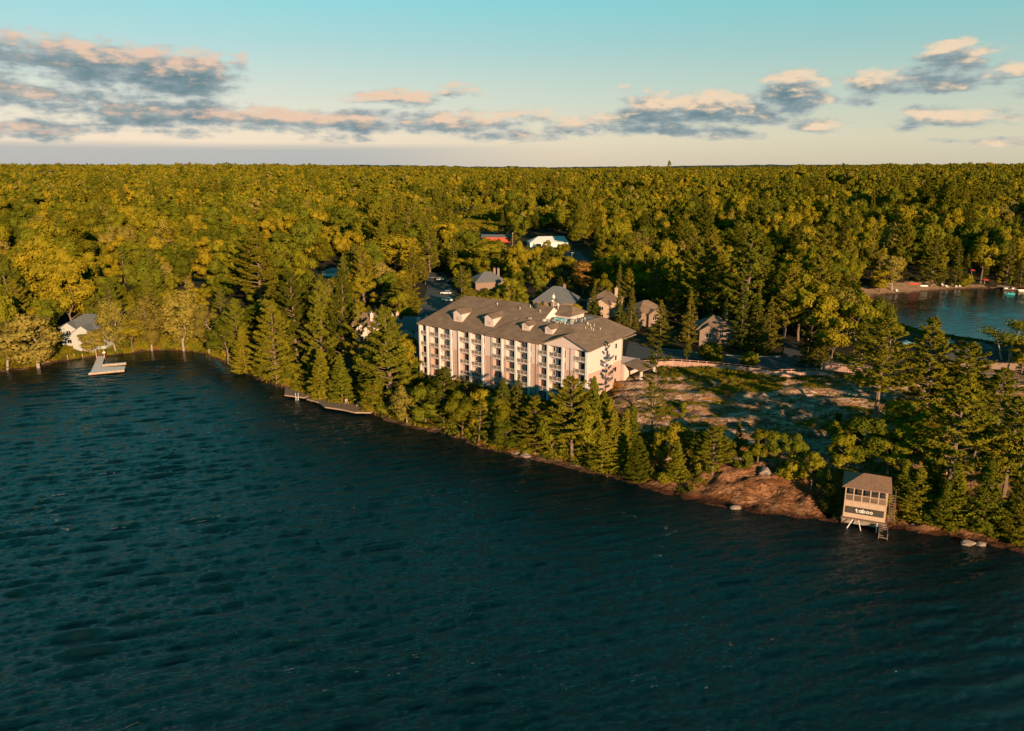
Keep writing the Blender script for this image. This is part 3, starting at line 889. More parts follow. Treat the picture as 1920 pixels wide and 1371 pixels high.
# small things left on the balconies
def patio_chair(u, v, z, ang, lab):
    t = empty('patio_chair', (0, 0, 0), 0, label=lab, cat='chair', group='dark patio chairs left out on the balconies')
    w_ = Matrix.Translation((-25.7, 215.8, 0)) @ Matrix.Rotation(ROT, 4, 'Z') @ Vector((u, v, z))
    t.location = w_; t.rotation_euler = (0, 0, ROT + ang)
    for nme, bx in (('seat', (-.25, .25, -.25, .25, .40, .45)), ('backrest', (-.25, .25, .2, .26, .45, .9)), ('leg', (-.25, -.2, -.25, -.2, 0, .4)), ('leg', (.2, .25, -.25, -.2, 0, .4)), ('leg', (-.25, -.2, .2, .25, 0, .4)), ('leg', (.2, .25, .2, .25, 0, .4))):
        key = ('pc', nme, bx)
        if key not in win_cache: win_cache[key] = MB().box(*bx).mesh(nme, M['dark'])
        o = bpy.data.objects.new(nme, win_cache[key]); link(o, t)
fl_names = ['top-floor', 'second-from-top', 'middle-floor', 'second-from-ground', 'ground-floor']
bay_names = {2: 'second wide balcony column from the left', 4: 'wide balcony column left of the roof step', 7: 'wide balcony column left of the front gable', 9: 'wide balcony column under the front gable'}
for bi in (2, 4, 7, 9):
    a, b, dr = BAYS[bi]
    for k in range(4):
        for s, side_ in ((0, 'left'), (1, 'right')):
            patio_chair(a + 1.0 + s * 1.1, .75, FLOORS[k], .5 - s, '%s dark chair on the %s balcony, %s' % (side_, fl_names[k], bay_names[bi]))

# ------------------------------------------------------------------ boathouse
def frame_of(pa, pb, za, zb):
    """local frame of a front wall whose foot runs from pixel pa to pb"""
    a = at(*pa, za); b = at(*pb, zb)
    return a, b, math.atan2(b[1] - a[1], b[0] - a[0]), math.hypot(b[0] - a[0], b[1] - a[1])
a, b, ang, Lb = frame_of((1580, 967.5), (1659, 980.5), 1.3, 1.3)
bh = empty('boathouse', (a[0], a[1], 0), ang, label='small two-storey boathouse with screened gallery and white word on a dark board', cat='boathouse')
DB = 6.6
bm_ = MB(); bm_.box(0, Lb, 0, .15, 1.3, 4.2).box(0, .15, .15, DB, 1.3, 4.2).box(Lb - .15, Lb, .15, DB, 1.3, 4.2).box(0, Lb, DB - .15, DB, 1.3, 6.9)
bm_.box(.15, Lb - .15, .15, DB - .15, 1.3, 1.5)
bm_.build('wall', M['boat_wall'], bh)
MB().box(.15, Lb - .15, .15, DB - .15, 4.1, 4.2).build('gallery_floor', M['wood'], bh)
for i in range(5):
    x0, x1 = i * (Lb - .16) / 5 + .17, (i + 1) * (Lb - .16) / 5 - .02
    MB().box(x0, x1, -.05, -.003, 3.34, 4.28).build('panel', M['boat_wall'], bh)
for i in range(6):
    x = i * (Lb - .16) / 5
    MB().box(x, x + .16, -.07, .12, 3.3, 6.75).build('post', M['boat_wall'], bh)
for y in (2.2, 4.3): 
    MB().box(Lb - .14, Lb, y, y + .14, 4.2, 6.75).build('post', M['boat_wall'], bh)
    MB().box(0, .14, y, y + .14, 4.2, 6.75).build('post', M['boat_wall'], bh)
for zz in (4.34, 5.42, 6.62):
    MB().box(.02, Lb - .02, -.1, .1, zz, zz + .1).build('rail', M['boat_wall'], bh)
bal = MB(); x = .24
while x < Lb - .2:
    bal.box(x, x + .05, -.03, .03, 4.44, 5.42); x += .155
bal.build('baluster', M['wood'], bh, kind='stuff')
MB().box(Lb - .12, Lb - .02, .15, DB - .2, 5.42, 5.52).box(.02, .12, .15, DB - .2, 5.42, 5.52).build('side_rail', M['boat_wall'], bh)
MB().box(.3, Lb - .3, 3.2, 3.25, 4.25, 6.8).build('screen', M['dark'], bh)
MB().box(-.1, Lb + .1, -.14, -.02, 6.72, 6.95).box(Lb, Lb + .12, -.02, DB, 6.72, 6.95).box(-.12, 0, -.02, DB, 6.72, 6.95).build('fascia', M['boat_wall'], bh)
e_ = .55; zr0, zr1 = 6.92, 8.35
P_ = [(-e_, -e_, zr0), (Lb + e_, -e_, zr0), (Lb + e_, DB + e_, zr0), (-e_, DB + e_, zr0)]
r1, r2 = (2.6, DB * .52, zr1), (Lb - 3.2, DB * .52, zr1)
MB().sheet([P_[0], P_[1], r2, r1], .1).sheet([P_[1], P_[2], r2], .1).sheet([P_[2], P_[3], r1, r2], .1).sheet([P_[3], P_[0], r1], .1).build('roof', M['shake'], bh)
sg = MB().box(.32, Lb - .3, -.1, -.052 + .05, 2.12, 3.3).build('sign', M['sign'], bh)
def ring(m, cx, cz, r, w_, y0=-.16, y1=-.101, a0=0, a1=360, k=16):
    pts = []
    full = (a1 - a0) >= 360
    for i in range(k + (0 if full else 1)):
        t = math.radians(a0 + (a1 - a0) * i / k)
        pts.append((math.cos(t), math.sin(t)))
    n_ = len(pts)
    for i in range(n_ if full else n_ - 1):
        p, q = pts[i], pts[(i + 1) % n_]
        for (yy, rev) in ((y0, 0), (y1, 1)):
            f = [(cx + p[0] * r, yy, cz + p[1] * r), (cx + q[0] * r, yy, cz + q[1] * r), (cx + q[0] * (r - w_), yy, cz + q[1] * (r - w_)), (cx + p[0] * (r - w_), yy, cz + p[1] * (r - w_))]
            m.poly(*f)
        m.poly((cx + p[0] * r, y0, cz + p[1] * r), (cx + q[0] * r, y0, cz + q[1] * r), (cx + q[0] * r, y1, cz + q[1] * r), (cx + p[0] * r, y1, cz + p[1] * r))
K_ = .80
lw = .135 * K_; R_ = .3 * K_; zc = 2.68; lx = Lb * .30
y0_, y1_ = -.16, -.101
L1 = MB(); L1.box(lx, lx + lw, y0_, y1_, zc - .18 * K_, zc + .5 * K_); L1.box(lx - .16 * K_, lx + .36 * K_, y0_ - .004, y1_, zc + .14 * K_, zc + .28 * K_); ring(L1, lx + .28 * K_, zc - .05 * K_, .28 * K_, lw, a0=180, a1=290)
L1.build('letter_t', M['letter'], sg)
x_ = lx + .82 * K_; L2 = MB(); ring(L2, x_, zc, R_, lw); L2.box(x_ + R_ - lw * .9, x_ + R_ + .02, y0_ - .004, y1_, zc - R_, zc + R_); L2.build('letter_a', M['letter'], sg)
x_ += .74 * K_; L3 = MB(); ring(L3, x_, zc, R_, lw); L3.box(x_ - R_ - .02, x_ - R_ + lw * .9, y0_ - .004, y1_, zc - R_, zc + .56 * K_); L3.build('letter_b', M['letter'], sg)
for k in range(2):
    x_ += .7 * K_; L4 = MB(); ring(L4, x_, zc, R_, lw); L4.build('letter_o', M['letter'], sg)
MB().box(-.1, Lb + .1, -.05, DB, .2, 1.1).build('base', M['rockm'], bh)
MB().box(-.25, Lb + .3, -.6, .2, 1.1, 1.3).build('apron', M['wood_grey'], bh)
for (x0, dx) in ((1.6, -.9), (2.5, .6), (5.4, 0)):
    MB().tube((x0, -.6, 1.25), (x0 + dx, -1.7, -.4), .09).build('brace', M['trim'], bh)
# little stair down to the water
st = empty('boarding_steps', (0, 0, 0), ang, label='short grey wooden steps dropping into the lake below the boathouse', cat='steps')
wv = Matrix.Rotation(ang, 3, 'Z') @ Vector((6.4, -.9, 0)); st.location = (a[0] + wv.x, a[1] + wv.y, 0)
for k in range(6):
    MB().box(-.6, .6, -.45 * k - .42, -.45 * k, 1.05 - .2 * k, 1.13 - .2 * k).build('tread', M['wood_grey'], st)
MB().box(-.7, -.6, -2.7, .2, -.4, .9).box(.6, .7, -2.7, .2, -.4, .9).build('stringer', M['wood_grey'], st)
wl = Matrix.Rotation(ang, 3, 'Z') @ Vector((Lb + .6, 1.0, 0))
sd_ = empty('side_stair', (a[0] + wl.x, a[1] + wl.y, 0), ang, label='open wooden stair climbing the right side of the boathouse', cat='stair')
for k in range(11): MB().box(-.1, .8, .42 * k, .42 * k + .3, 1.3 + .3 * k, 1.37 + .3 * k).build('tread', M['wood_grey'], sd_)
for x in (-.1, .8): MB().tube((x, 0, 2.3), (x, 4.6, 5.4), .04).tube((x, 0, 1.1), (x, 0, 2.3), .05).tube((x, 4.6, 4.2), (x, 4.6, 5.4), .05).build('handrail', M['wood_grey'], sd_)

# ------------------------------------------------------------------ houses
def house(name, pos, ang, L, D_, ze, zr, wall, roofm, label, cat='house', gables=(), hip=True, zb=None, wins=None, chim=(), extra_wing=None):
    """main body L x D with a hip or gable roof; pos is the front-left corner"""
    zg = hz(*pos) - .6 if zb is None else zb
    r = empty(name, (pos[0], pos[1], zg), ang, label=label, cat=cat)
    MB().box(0, L, 0, D_, -1.5, ze).build('wall', wall, r)
    o = .5; hi = D_ / 2 if hip else -o
    m = MB()
    a_, b_, c_, d_ = (-o, -o, ze - .15), (L + o, -o, ze - .15), (L + o, D_ + o, ze - .15), (-o, D_ + o, ze - .15)
    e1, e2 = (hi, D_ / 2, zr), (L - hi, D_ / 2, zr)
    m.sheet([a_, b_, e2, e1], .12).sheet([c_, d_, e1, e2], .12)
    if hip: m.sheet([b_, c_, e2], .12).sheet([d_, a_, e1], .12)
    m.build('roof', roofm, r)
    if not hip:
        MB().poly((0, 0, ze), (0, D_, ze), (0, D_ / 2, zr - .15)).poly((L, 0, ze), (L, D_ / 2, zr - .15), (L, D_, ze)).build('gable_wall', wall, r)
    for (x, wdt, pz, pr) in gables:
        g_ = MB(); g_.box(x, x + wdt, -pr, 0, -1.5, pz); g_.poly((x, -pr, pz), (x + wdt, -pr, pz), (x + wdt / 2, -pr, pz + wdt * .34))
        g_.build('front_wing', wall, r)
        q = MB(); zt = pz + wdt * .34 + .1
        q.sheet([(x - .4, -pr - .4, pz - .1), (x + wdt / 2, -pr - .4, zt), (x + wdt / 2, D_ * .4, zt), (x - .4, D_ * .4, pz - .1)], .12)
        q.sheet([(x + wdt / 2, -pr - .4, zt), (x + wdt + .4, -pr - .4, pz - .1), (x + wdt + .4, D_ * .4, pz - .1), (x + wdt / 2, D_ * .4, zt)], .12)
        q.build('wing_roof', roofm, r)
        for zz in (pz - 2.1, pz - 5.0):
            if zz > .3: window(x + wdt / 2 - .8, -pr, zz, 1.6, 1.4, 2, 'window', r)
    for (x, z_) in (wins or []): window(x, 0, z_, 1.2, 1.4, 2, 'window', r)
    for (x, y, h_) in chim:
        MB().box(x, x + 1.0, y, y + .8, ze - .5, h_).box(x - .08, x + 1.08, y - .08, y + .88, h_, h_ + .15).tube((x + .5, y + .4, h_ + .15), (x + .5, y + .4, h_ + .7), .14).build('chimney', wall, r)
    return r

# lakeside villa at the far left
pA = at(114, 651, 1.8)
villa = house('lakeside_villa', (pA[0], pA[1] + 1), math.radians(-6), 15, 11, 6.9, 10.4, M['villa'], M['shingle_grey'],
              'cream gabled villa with slate-grey roof half hidden among trees behind the cove lawn', gables=((.6, 5.6, 6.6, .8), (6.2, 7.4, 5.6, 3.4)), zb=1.4, wins=((.9, 1.0), (5.0, 1.0)))
ar = MB()
for i in range(10):
    t0, t1 = math.pi * i / 10, math.pi * (i + 1) / 10
    ar.poly((9.9, -3.44, 3.7), (9.9 + 1.3 * math.cos(t0), -3.44, 3.7 + 1.3 * math.sin(t0)), (9.9 + 1.3 * math.cos(t1), -3.44, 3.7 + 1.3 * math.sin(t1)))
ar.build('arched_window', M['glass'], villa)
for x in (11.5, 12.6): MB().box(x, x + .5, -3.45, -3.402, .8, 2.6).build('window', M['glass'], villa)

H7 = 7.0
def hpos(px, py, z=H7): return at(px, py, z)
house('brown_roofed_house', hpos(1100, 590), math.radians(-22), 10.5, 11, 6.2, 9.4, M['boat_wall'], M['shingle'], 'brown-roofed house with pale chimneys directly behind the hotel roof', gables=((3.5, 5.5, 5.4, 3.0),), chim=((8.6, 6, 10.0),), wins=((.8, 3.2),))
house('grey_roofed_house', hpos(1000, 585), math.radians(-16), 15, 12, 5.0, 9.8, M['brown_shaded'], M['shingle_grey'], 'wide house with slate-grey hip roof in shade behind the hotel', chim=((9.5, 7, 10.2),), gables=((7, 3.5, 4.6, 1.5),))
house('shaded_house', hpos(1197, 612), math.radians(24), 11, 9, 5.4, 8.6, M['brown_shaded'], M['shingle'], 'shaded house with brown roof between the spruces right of the hotel', gables=((3, 4.5, 4.8, 1.5),))
house('corner_house', hpos(1306, 645), math.radians(-8), 11, 10, 5.6, 8.9, M['brown_shaded'], M['shingle'], 'brown house with lit front gable beside the road bend', gables=((.6, 5.2, 5.2, 1.4),), wins=((6.6, 3.2), (8.4, 3.2)), chim=((8.5, 6, 9.6),))
house('skylight_house', hpos(892, 548), math.radians(20), 14, 11, 5.0, 8.6, M['brown_shaded'], M['shingle_grey'], 'dark-roofed house with pale roof strips left of the grey roofed one', chim=((10, 6, 9.6), (11.8, 6, 9.4)))
# row houses left of the hotel
for i, (px, py, an, lab) in enumerate(((661, 618, -4, 'row house with lit twin chimney, leftmost behind the big lakeside pine'), (700, 622, 8, 'middle row house with teal-grey roof behind the big lakeside pine'),
                                       (748, 626, -18, 'row house with pale gable touching the hotel\'s left end'))):
    p = hpos(px, py, 6.0)
    house('row_house', p, math.radians(an), 9.2, 10, 5.6, 8.9, M['cream'] if i != 1 else M['boat_wall'], M['shingle_grey'] if i else M['shingle'], lab, gables=((1, 4.4, 5.0, 1.6),), chim=((5.8, 1.5, 9.2), (7.6, 4, 9.3)), hip=(i == 1))
house('utility_building', hpos(604, 503, 11), math.radians(-2), 9, 7, 3.0, 4.4, M['white'], M['deckroof'], 'small pale-roofed building in shade beside the inland road at the left')
# pool bar buildings at the right edge, tree shade put into the bar and lodge colours
house('poolside_bar', hpos(1765, 684), math.radians(-14), 14, 8, 3.6, 5.6, M['brown_shaded'], M['roof_shaded'], 'low shaded building with dark roof beside the swimming pool', zb=5.0)
house('bay_lodge', hpos(1838, 690), math.radians(-10), 18, 9, 3.6, 5.4, M['brown_shaded'], M['roof_shaded'], 'long low lodge behind the white-stemmed birch at the right edge', zb=5.4)
house('garden_pavilion', hpos(1800, 661, 4), math.radians(-16), 9, 6, 3.2, 5.0, M['redwall'], M['shingle_grey'], 'small dark red pavilion by the bay', zb=2.2)

# white event tent and red building in the clearing
tz = 13.5
pT = at(994, 452, tz)
tent = empty('event_tent', (pT[0], pT[1], hz(*pT) - .3), math.radians(8), label='long white ridged event tent in the clearing', cat='tent')
MB().box(0, 24, 0, .15, 0, 3.2).box(0, .15, .15, 12, 0, 3.2).box(23.85, 24, .15, 12, 0, 3.2).build('side_wall', M['canvas'], tent)
MB().sheet([(-.3, -.3, 3.1), (24.3, -.3, 3.1), (22.5, 6, 6.4), (6, 6, 6.4)], .08).sheet([(24.3, 12.3, 3.1), (-.3, 12.3, 3.1), (6, 6, 6.4), (22.5, 6, 6.4)], .08).sheet([(-.3, 12.3, 3.1), (-.3, -.3, 3.1), (6, 6, 6.4)], .08).sheet([(24.3, -.3, 3.1), (24.3, 12.3, 3.1), (22.5, 6, 6.4)], .08).build('canopy', M['canvas'], tent)
MB().box(4, 7, -.05, -.002, 0, 2.4).build('doorway', M['dark'], tent)
pR = at(903, 446, tz)
house('red_barn', (pR[0], pR[1]), math.radians(-3), 20, 8, 3.6, 4.8, M['redwall'], M['shingle_grey'], 'low red building with flat grey roof left of the white tent', cat='building', hip=False, zb=hz(*pR) - .4)
pq = at(1008, 379, 20)
house('far_white_building', (pq[0], pq[1]), 0, 16, 7, 3.2, 4.2, M['white'], M['white'], 'tiny white flat-roofed building far off in the golden forest', cat='building', hip=False)

# ------------------------------------------------------------------ roads and car parks, draped over the ground
def drape(name, poly, mat, lift=.10, step=2.0):
    xs_ = [p[0] for p in poly]; ys_ = [p[1] for p in poly]
    bm = bmesh.new()
    f = bm.faces.new([bm.verts.new((x, y, 0)) for x, y in poly])
    bmesh.ops.triangulate(bm, faces=[f])
    for ax, lo, hi in ((0, min(xs_), max(xs_)), (1, min(ys_), max(ys_))):
        c = lo + step
        while c < hi:
            co = (c, 0, 0) if ax == 0 else (0, c, 0); no = (1, 0, 0) if ax == 0 else (0, 1, 0)
            bmesh.ops.bisect_plane(bm, geom=bm.verts[:] + bm.edges[:] + bm.faces[:], plane_co=co, plane_no=no)
            c += step
    xy = np.array([v.co[:2] for v in bm.verts])
    z = height(xy[:, 0], xy[:, 1]) + lift
    for v, q in zip(bm.verts, z): v.co.z = q
    me_ = bpy.data.meshes.new(name); bm.to_mesh(me_); bm.free(); me_.materials.append(mat)
    o = bpy.data.objects.new(name, me_); link(o)
    return tag(o, kind='structure')
ROAD = [at(*p, 6.9) for p in ((1178, 640), (1215, 648), (1260, 656), (1330, 664), (1400, 669), (1466, 669), (1470, 655), (1466, 640), (1492, 640), (1500, 655), (1505, 668), (1590, 680), (1640, 690), (1640, 704), (1570, 697), (1530, 692), (1470, 693), (1430, 689), (1380, 682), (1300, 673), (1240, 671), (1170, 675))]
LOT = [at(*p, 8.0) for p in ((799, 508), (832, 508), (846, 530), (856, 560), (856, 600), (780, 640), (770, 610), (788, 570), (800, 540))]
LOT2 = [at(*p, 13.0) for p in ((940, 453), (990, 455), (1060, 455), (1085, 458), (1108, 472), (1108, 488), (1080, 490), (1040, 468), (960, 464))]
LANE = [at(*p, 11.0) for p in ((592, 494), (624, 494), (622, 520), (590, 520))]
drape('road', ROAD, M['asphalt']); drape('parking_lot', LOT, M['asphalt'], .12); drape('parking_lot', LOT2, M['asphalt'], .15, 4); drape('lane', LANE, M['asphalt'], .15, 4)
kb = [at(*p, 7.0) for p in ((1235, 653), (1330, 663), (1400, 668), (1464, 668))]
k_ = MB()
for p, q in zip(kb[:-1], kb[1:]):
    n_ = max(1, int(math.dist(p, q) / 3))
    for i in range(n_):
        u0 = [p[j] + (q[j] - p[j]) * i / n_ for j in (0, 1)]; u1 = [p[j] + (q[j] - p[j]) * (i + 1) / n_ for j in (0, 1)]
        za = hz(*u0) + .02; zb_ = hz(*u1) + .02
        d_ = Vector((u1[0] - u0[0], u1[1] - u0[1], 0)).normalized(); s_ = Vector((-d_.y, d_.x, 0)) * .25
        k_.slab([(u0[0], u0[1]), (u1[0], u1[1]), (u1[0] + s_.x, u1[1] + s_.y), (u0[0] + s_.x, u0[1] + s_.y)], [za, zb_, zb_, za], [za + .22, zb_ + .22, zb_ + .22, za + .22])
k_.build('kerb', M['concrete'], kind='structure')

# cars
def car(px, py, z0, rz, mat, lab):
    x, y = at(px, py, z0); z = hz(x, y) + .14
    t = empty('parked_car', (x, y, z), rz, label=lab, cat='car', group='cars standing in the shaded car park')
    b = MB()
    prof = [(-2.2, .35), (2.2, .35), (2.25, .75), (1.3, .92), (-2.15, .95), (-2.25, .6)]
    b.slab([(p[0], p[1]) for p in prof], 0, 1)
    body = MB(); n_ = len(prof)
    body.poly(*[(p[0], -.88, p[1]) for p in prof]); body.poly(*[(p[0], .88, p[1]) for p in reversed(prof)])
    for i in range(n_):
        p, q = prof[i], prof[(i + 1) % n_]; body.poly((p[0], -.88, p[1]), (p[0], .88, p[1]), (q[0], .88, q[1]), (q[0], -.88, q[1]))
    body.build('body', mat, t)
    c = MB(); lo = [(-1.9, -.82), (.95, -.82), (.95, .82), (-1.9, .82)]; up = [(-1.5, -.66), (.35, -.66), (.35, .66), (-1.5, .66)]
    for i in range(4):
        j = (i + 1) % 4; c.poly((*lo[i], .93), (*lo[j], .93), (*up[j], 1.42), (*up[i], 1.42))
    c.build('window_band', M['glass'], t)
    MB().box(-1.52, .37, -.67, .67, 1.42, 1.47).build('roof', mat, t)
    for wx in (-1.4, 1.4):
        for wy in (-.9, .72): MB().tube((wx, wy, .32), (wx, wy + .18, .32), .32, k=10).build('wheel', M['rubber'], t)
    for wy in (-.8, .5): MB().box(2.2, 2.27, wy, wy + .3, .6, .75).build('headlight', M['trim'], t)
car(836, 547, 8, math.radians(170), M['white_car'], 'pale car in the upper bay of the shaded car park')
car(838, 560, 8, math.radians(175), M['white_car'], 'white car nearest the hotel roof in the car park')
car(810, 519, 8, math.radians(10), M['dark_car'], 'dark car furthest back at the left of the car park')
car(827, 522, 8, math.radians(12), M['grey_car'], 'grey car beside the dark one at the back of the car park')
car(846, 527, 8, math.radians(15), M['dark_car'], 'black car at the tree edge of the car park')
car(1025, 465, 13, math.radians(20), M['grey_car'], 'grey car on the clearing car park in front of the tent')
car(1082, 487, 13, math.radians(90), M['white_car'], 'white car at the right end of the clearing car park')
car(1850, 681, 6, math.radians(0), M['white_car'], 'pale car parked under the trees by the long low lodge')

# lamp posts
for (px, py, zt, lab) in ((1072, 486, 9, 'tall lamp post at the right of the clearing car park'), (1038, 466, 9, 'lamp post standing in front of the white tent'), (961, 455, 9, 'lamp post between the red building and the tent'), (1384, 694, 3.2, 'short dark lantern post beside the road bend')):
    x, y = at(px, py, 13 if py < 600 else 7); z = hz(x, y)
    t = empty('lamp_post', (x, y, z), label=lab, cat='lamp')
    mt = M['vent'] if zt > 5 else M['dark']
    MB().tube((0, 0, -.2), (0, 0, zt), .12, .07).build('pole', mt, t)
    MB().box(-.3, .9, -.16, .16, zt, zt + .18).build('lamp_head', mt, t)

# ------------------------------------------------------------------ fences
def fence_run(ptsA, label, zl):
    pts = [at(px, py, zl) for px, py in ptsA]
    root = empty('board_fence', (pts[0][0], pts[0][1], 0), label=label, cat='fence')
    ox, oy = pts[0]
    base = []
    for p, q in zip(pts[:-1], pts[1:]):
        n_ = max(1, round(math.dist(p, q) / 2.3))
        for i in range(n_): base.append([p[j] + (q[j] - p[j]) * i / n_ for j in (0, 1)])
    base.append(list(pts[-1]))
    hs = height(np.array([b_[0] for b_ in base]), np.array([b_[1] for b_ in base]), False)
    for (x, y), h in zip(base, hs):
        MB().box(x - ox - .07, x - ox + .07, y - oy - .07, y - oy + .07, h - .4, h + 2.12).build('post', M['fence'], root)
    for i in range(len(base) - 1):
        (xa, ya), (xb, yb) = base[i], base[i + 1]; ha, hb = hs[i], hs[i + 1]
        d_ = Vector((xb - xa, yb - ya, 0)); Ls = d_.length; d_.normalize(); s_ = Vector((-d_.y, d_.x, 0)) * .04
        A_ = Vector((xa - ox, ya - oy, 0)) + d_ * .08; B_ = Vector((xb - ox, yb - oy, 0)) - d_ * .08
        def bar(m, z0, z1, a=A_, b=B_, ha=ha, hb=hb, k=1.0):
            m.slab([(a.x - s_.x * k, a.y - s_.y * k), (b.x - s_.x * k, b.y - s_.y * k), (b.x + s_.x * k, b.y + s_.y * k), (a.x + s_.x * k, a.y + s_.y * k)], [ha + z0, hb + z0, hb + z0, ha + z0], [ha + z1, hb + z1, hb + z1, ha + z1])
        m = MB(); bar(m, 1.93, 2.03); m.build('top_rail', M['fence'], root)
        nb = 5
        for k in range(nb):
            a_ = A_ + (B_ - A_) * (k / nb + .008); b_ = A_ + (B_ - A_) * ((k + 1) / nb - .008)
            h1 = ha + (hb - ha) * k / nb; h2 = ha + (hb - ha) * (k + 1) / nb
            m = MB(); bar(m, -.15, 1.55 + rnd.uniform(-.02, .02), a_, b_, h1, h2, .6); m.build('board', M['fence'], root)
fence_run([(1172, 691), (1262, 687), (1340, 693), (1424, 702), (1450, 707), (1530, 706), (1562, 713)], 'long pinkish board fence with open top rail between road and rocks', 6.8)
fence_run([(1540, 693), (1572, 697), (1625, 703)], 'short board fence beside the road behind the big pine at the right', 6.8)

# ------------------------------------------------------------------ docks
def deck(name, outlines, zt, thick, mat, edge_mat, label, plank=None, cat='dock'):
    cx = sum(p[0] for p in outlines[0]) / len(outlines[0]); cyy = sum(p[1] for p in outlines[0]) / len(outlines[0])
    r = empty(name, (cx, cyy, 0), label=label, cat=cat)
    for pts in outlines:
        lp = [(x - cx, y - cyy) for x, y in pts]
        MB().slab(lp, zt - thick, zt - .06).build('frame', edge_mat, r)
        # planks laid across, one object each
        d_ = Vector((lp[1][0] - lp[0][0], lp[1][1] - lp[0][1])); Lp = d_.length; n_ = max(2, int(Lp / plank))
        P0, P1, P2, P3 = [Vector((*q, 0)) for q in lp[:4]]
        for i in range(n_):
            t0, t1 = i / n_ + .004, (i + 1) / n_ - .004
            a_, b_ = P0.lerp(P1, t0), P0.lerp(P1, t1); c_, d2 = P3.lerp(P2, t1), P3.lerp(P2, t0)
            MB().slab([(a_.x, a_.y), (b_.x, b_.y), (c_.x, c_.y), (d2.x, d2.y)], zt - .058, zt + rnd.uniform(-.008, .01)).build('plank', mat, r)
    return r
A0 = lambda px, py, z=.7: at(px, py, z)
dk = deck('floating_dock', [[A0(165.5, 700), A0(233, 693.5), A0(235, 686), A0(180, 688.2)], [A0(188.5, 684.6), A0(236.2, 680.8), A0(236.6, 678.6), A0(190.2, 682.3)], [A0(183.5, 667), A0(196.5, 667.3), A0(190.2, 688), A0(169.5, 698)]],
          .62, .5, M['dockm'], M['wood'], 'pale U-shaped floating dock reaching out from the cove beach', 1.1)
for i, (px, py) in enumerate(((181, 668), (196, 669))):
    x, y = at(px, py, .6)
    t = empty('mooring_post', (x, y, 0), label='tall pale wooden post at the %s side of the dock\'s shore end' % ('left', 'right')[i], cat='post', group='posts at the root of the floating dock')
    MB().tube((0, 0, -.5), (0, 0, 2.9), .2, .17, k=8).build('shaft', M['wood'], t)
    if i: MB().ball((0, 0, 2.0), .55, sz=.6).build('life_ring', M['white'], t)
for i, (px, py) in enumerate(((127, 672), (139.5, 670), (155, 668.5))):
    x, y = at(px, py, .5); z = max(hz(x, y), 0)
    t = empty('shore_post', (x, y, z), label='%s short wooden post standing on the cove beach left of the dock' % ('leftmost', 'middle', 'rightmost')[i], cat='post', group='short posts along the cove beach')
    MB().tube((0, 0, -.3), (0, 0, 1.5), .17, .15, k=8).build('shaft', M['wood'], t)
B0 = lambda px, py, z=.9: at(px, py, z)
deck('shore_deck', [[B0(533.5, 740), B0(571, 745), B0(582, 741), B0(534, 727)]], .9, .35, M['wood_grey'], M['wood'], 'angular grey shore deck under the pines, the left one of two', 1.0, 'deck')
deck('shore_deck', [[B0(575, 747.5), B0(598, 753.5), B0(600, 744), B0(582, 741.5)], [B0(598.2, 753.6), B0(609, 762.5), B0(614, 749), B0(600.2, 744)], [B0(609.2, 762.6), B0(640, 767), B0(641, 755), B0(614.2, 749.2)], [B0(640.2, 767), B0(665, 772.5), B0(672, 759.5), B0(641.3, 755.2)], [B0(665.2, 772.6), B0(695, 772.8), B0(702, 768), B0(672.3, 759.8)]],
     .9, .35, M['wood_grey'], M['wood'], 'long curving boardwalk deck along the shore under the pines', 1.0, 'deck')
x, y = at(557, 744, .9)
t = empty('swim_ladder', (x, y, 0), label='pale metal swim ladder on the edge of the angular shore deck', cat='ladder')
for dx in (-.35, .35): MB().tube((dx, -.1, -.6), (dx, -.1, 1.9), .045).tube((dx, -.1, 1.9), (dx, .4, 1.7), .045).build('side_rail', M['white'], t)
for k in range(4): MB().tube((-.35, -.1, -.3 + k * .35), (.35, -.1, -.3 + k * .35), .035).build('rung', M['white'], t)
def lounge(px, py, z0, rz, mat, lab, grp='lounge chairs on the shore', up=None):
    x, y = at(px, py, z0); z = up if up is not None else hz(x, y)
    t = empty('lounge_chair', (x, y, z), rz, label=lab, cat='chair', group=grp)
    MB().box(-.35, .35, -.5, .4, .28, .36).build('seat', mat, t)
    MB().sheet([(-.35, .35, .34), (.35, .35, .34), (.35, .75, 1.05), (-.35, .75, 1.05)], .07).build('backrest', mat, t)
    for sx in (-.45, .37):
        MB().box(sx, sx + .08, -.5, .45, .5, .56).build('armrest', mat, t)
        MB().box(sx, sx + .08, -.5, -.42, 0, .5).build('leg', mat, t); MB().box(sx, sx + .08, .37, .45, 0, .5).build('leg', mat, t)
lounge(650, 757, .9, .3, M['wood'], 'wooden lounge chair on the boardwalk deck, left of a pair', up=.91)
lounge(672, 762, .9, .1, M['wood'], 'wooden lounge chair on the boardwalk deck, right of a pair', up=.91)

# ------------------------------------------------------------------ far beach of the bay
def umbrella(px, py, z0, lab):
    x, y = at(px, py, z0); z = hz(x, y)
    t = empty('beach_umbrella', (x, y, z), label=lab, cat='umbrella', group='red umbrellas on the far beach')
    MB().tube((0, 0, -.2), (0, 0, 2.5), .05).build('pole', M['white'], t)
    m = MB(); k = 8
    for i in range(k):
        a1, a2 = 2 * math.pi * i / k, 2 * math.pi * (i + 1) / k
        m.sheet([(1.9 * math.cos(a1), 1.9 * math.sin(a1), 2.0), (1.9 * math.cos(a2), 1.9 * math.sin(a2), 2.0), (0, 0, 2.75)], .04)
    m.build('canopy', M['red'], t)
umbrella(1764, 529, 1.5, 'red umbrella on the sand at the middle of the far beach')
umbrella(1821, 518, 3, 'red umbrella half hidden behind trees right of the beach')
umbrella(1846, 530, 2, 'red umbrella low on the far shore nearest the boat dock')
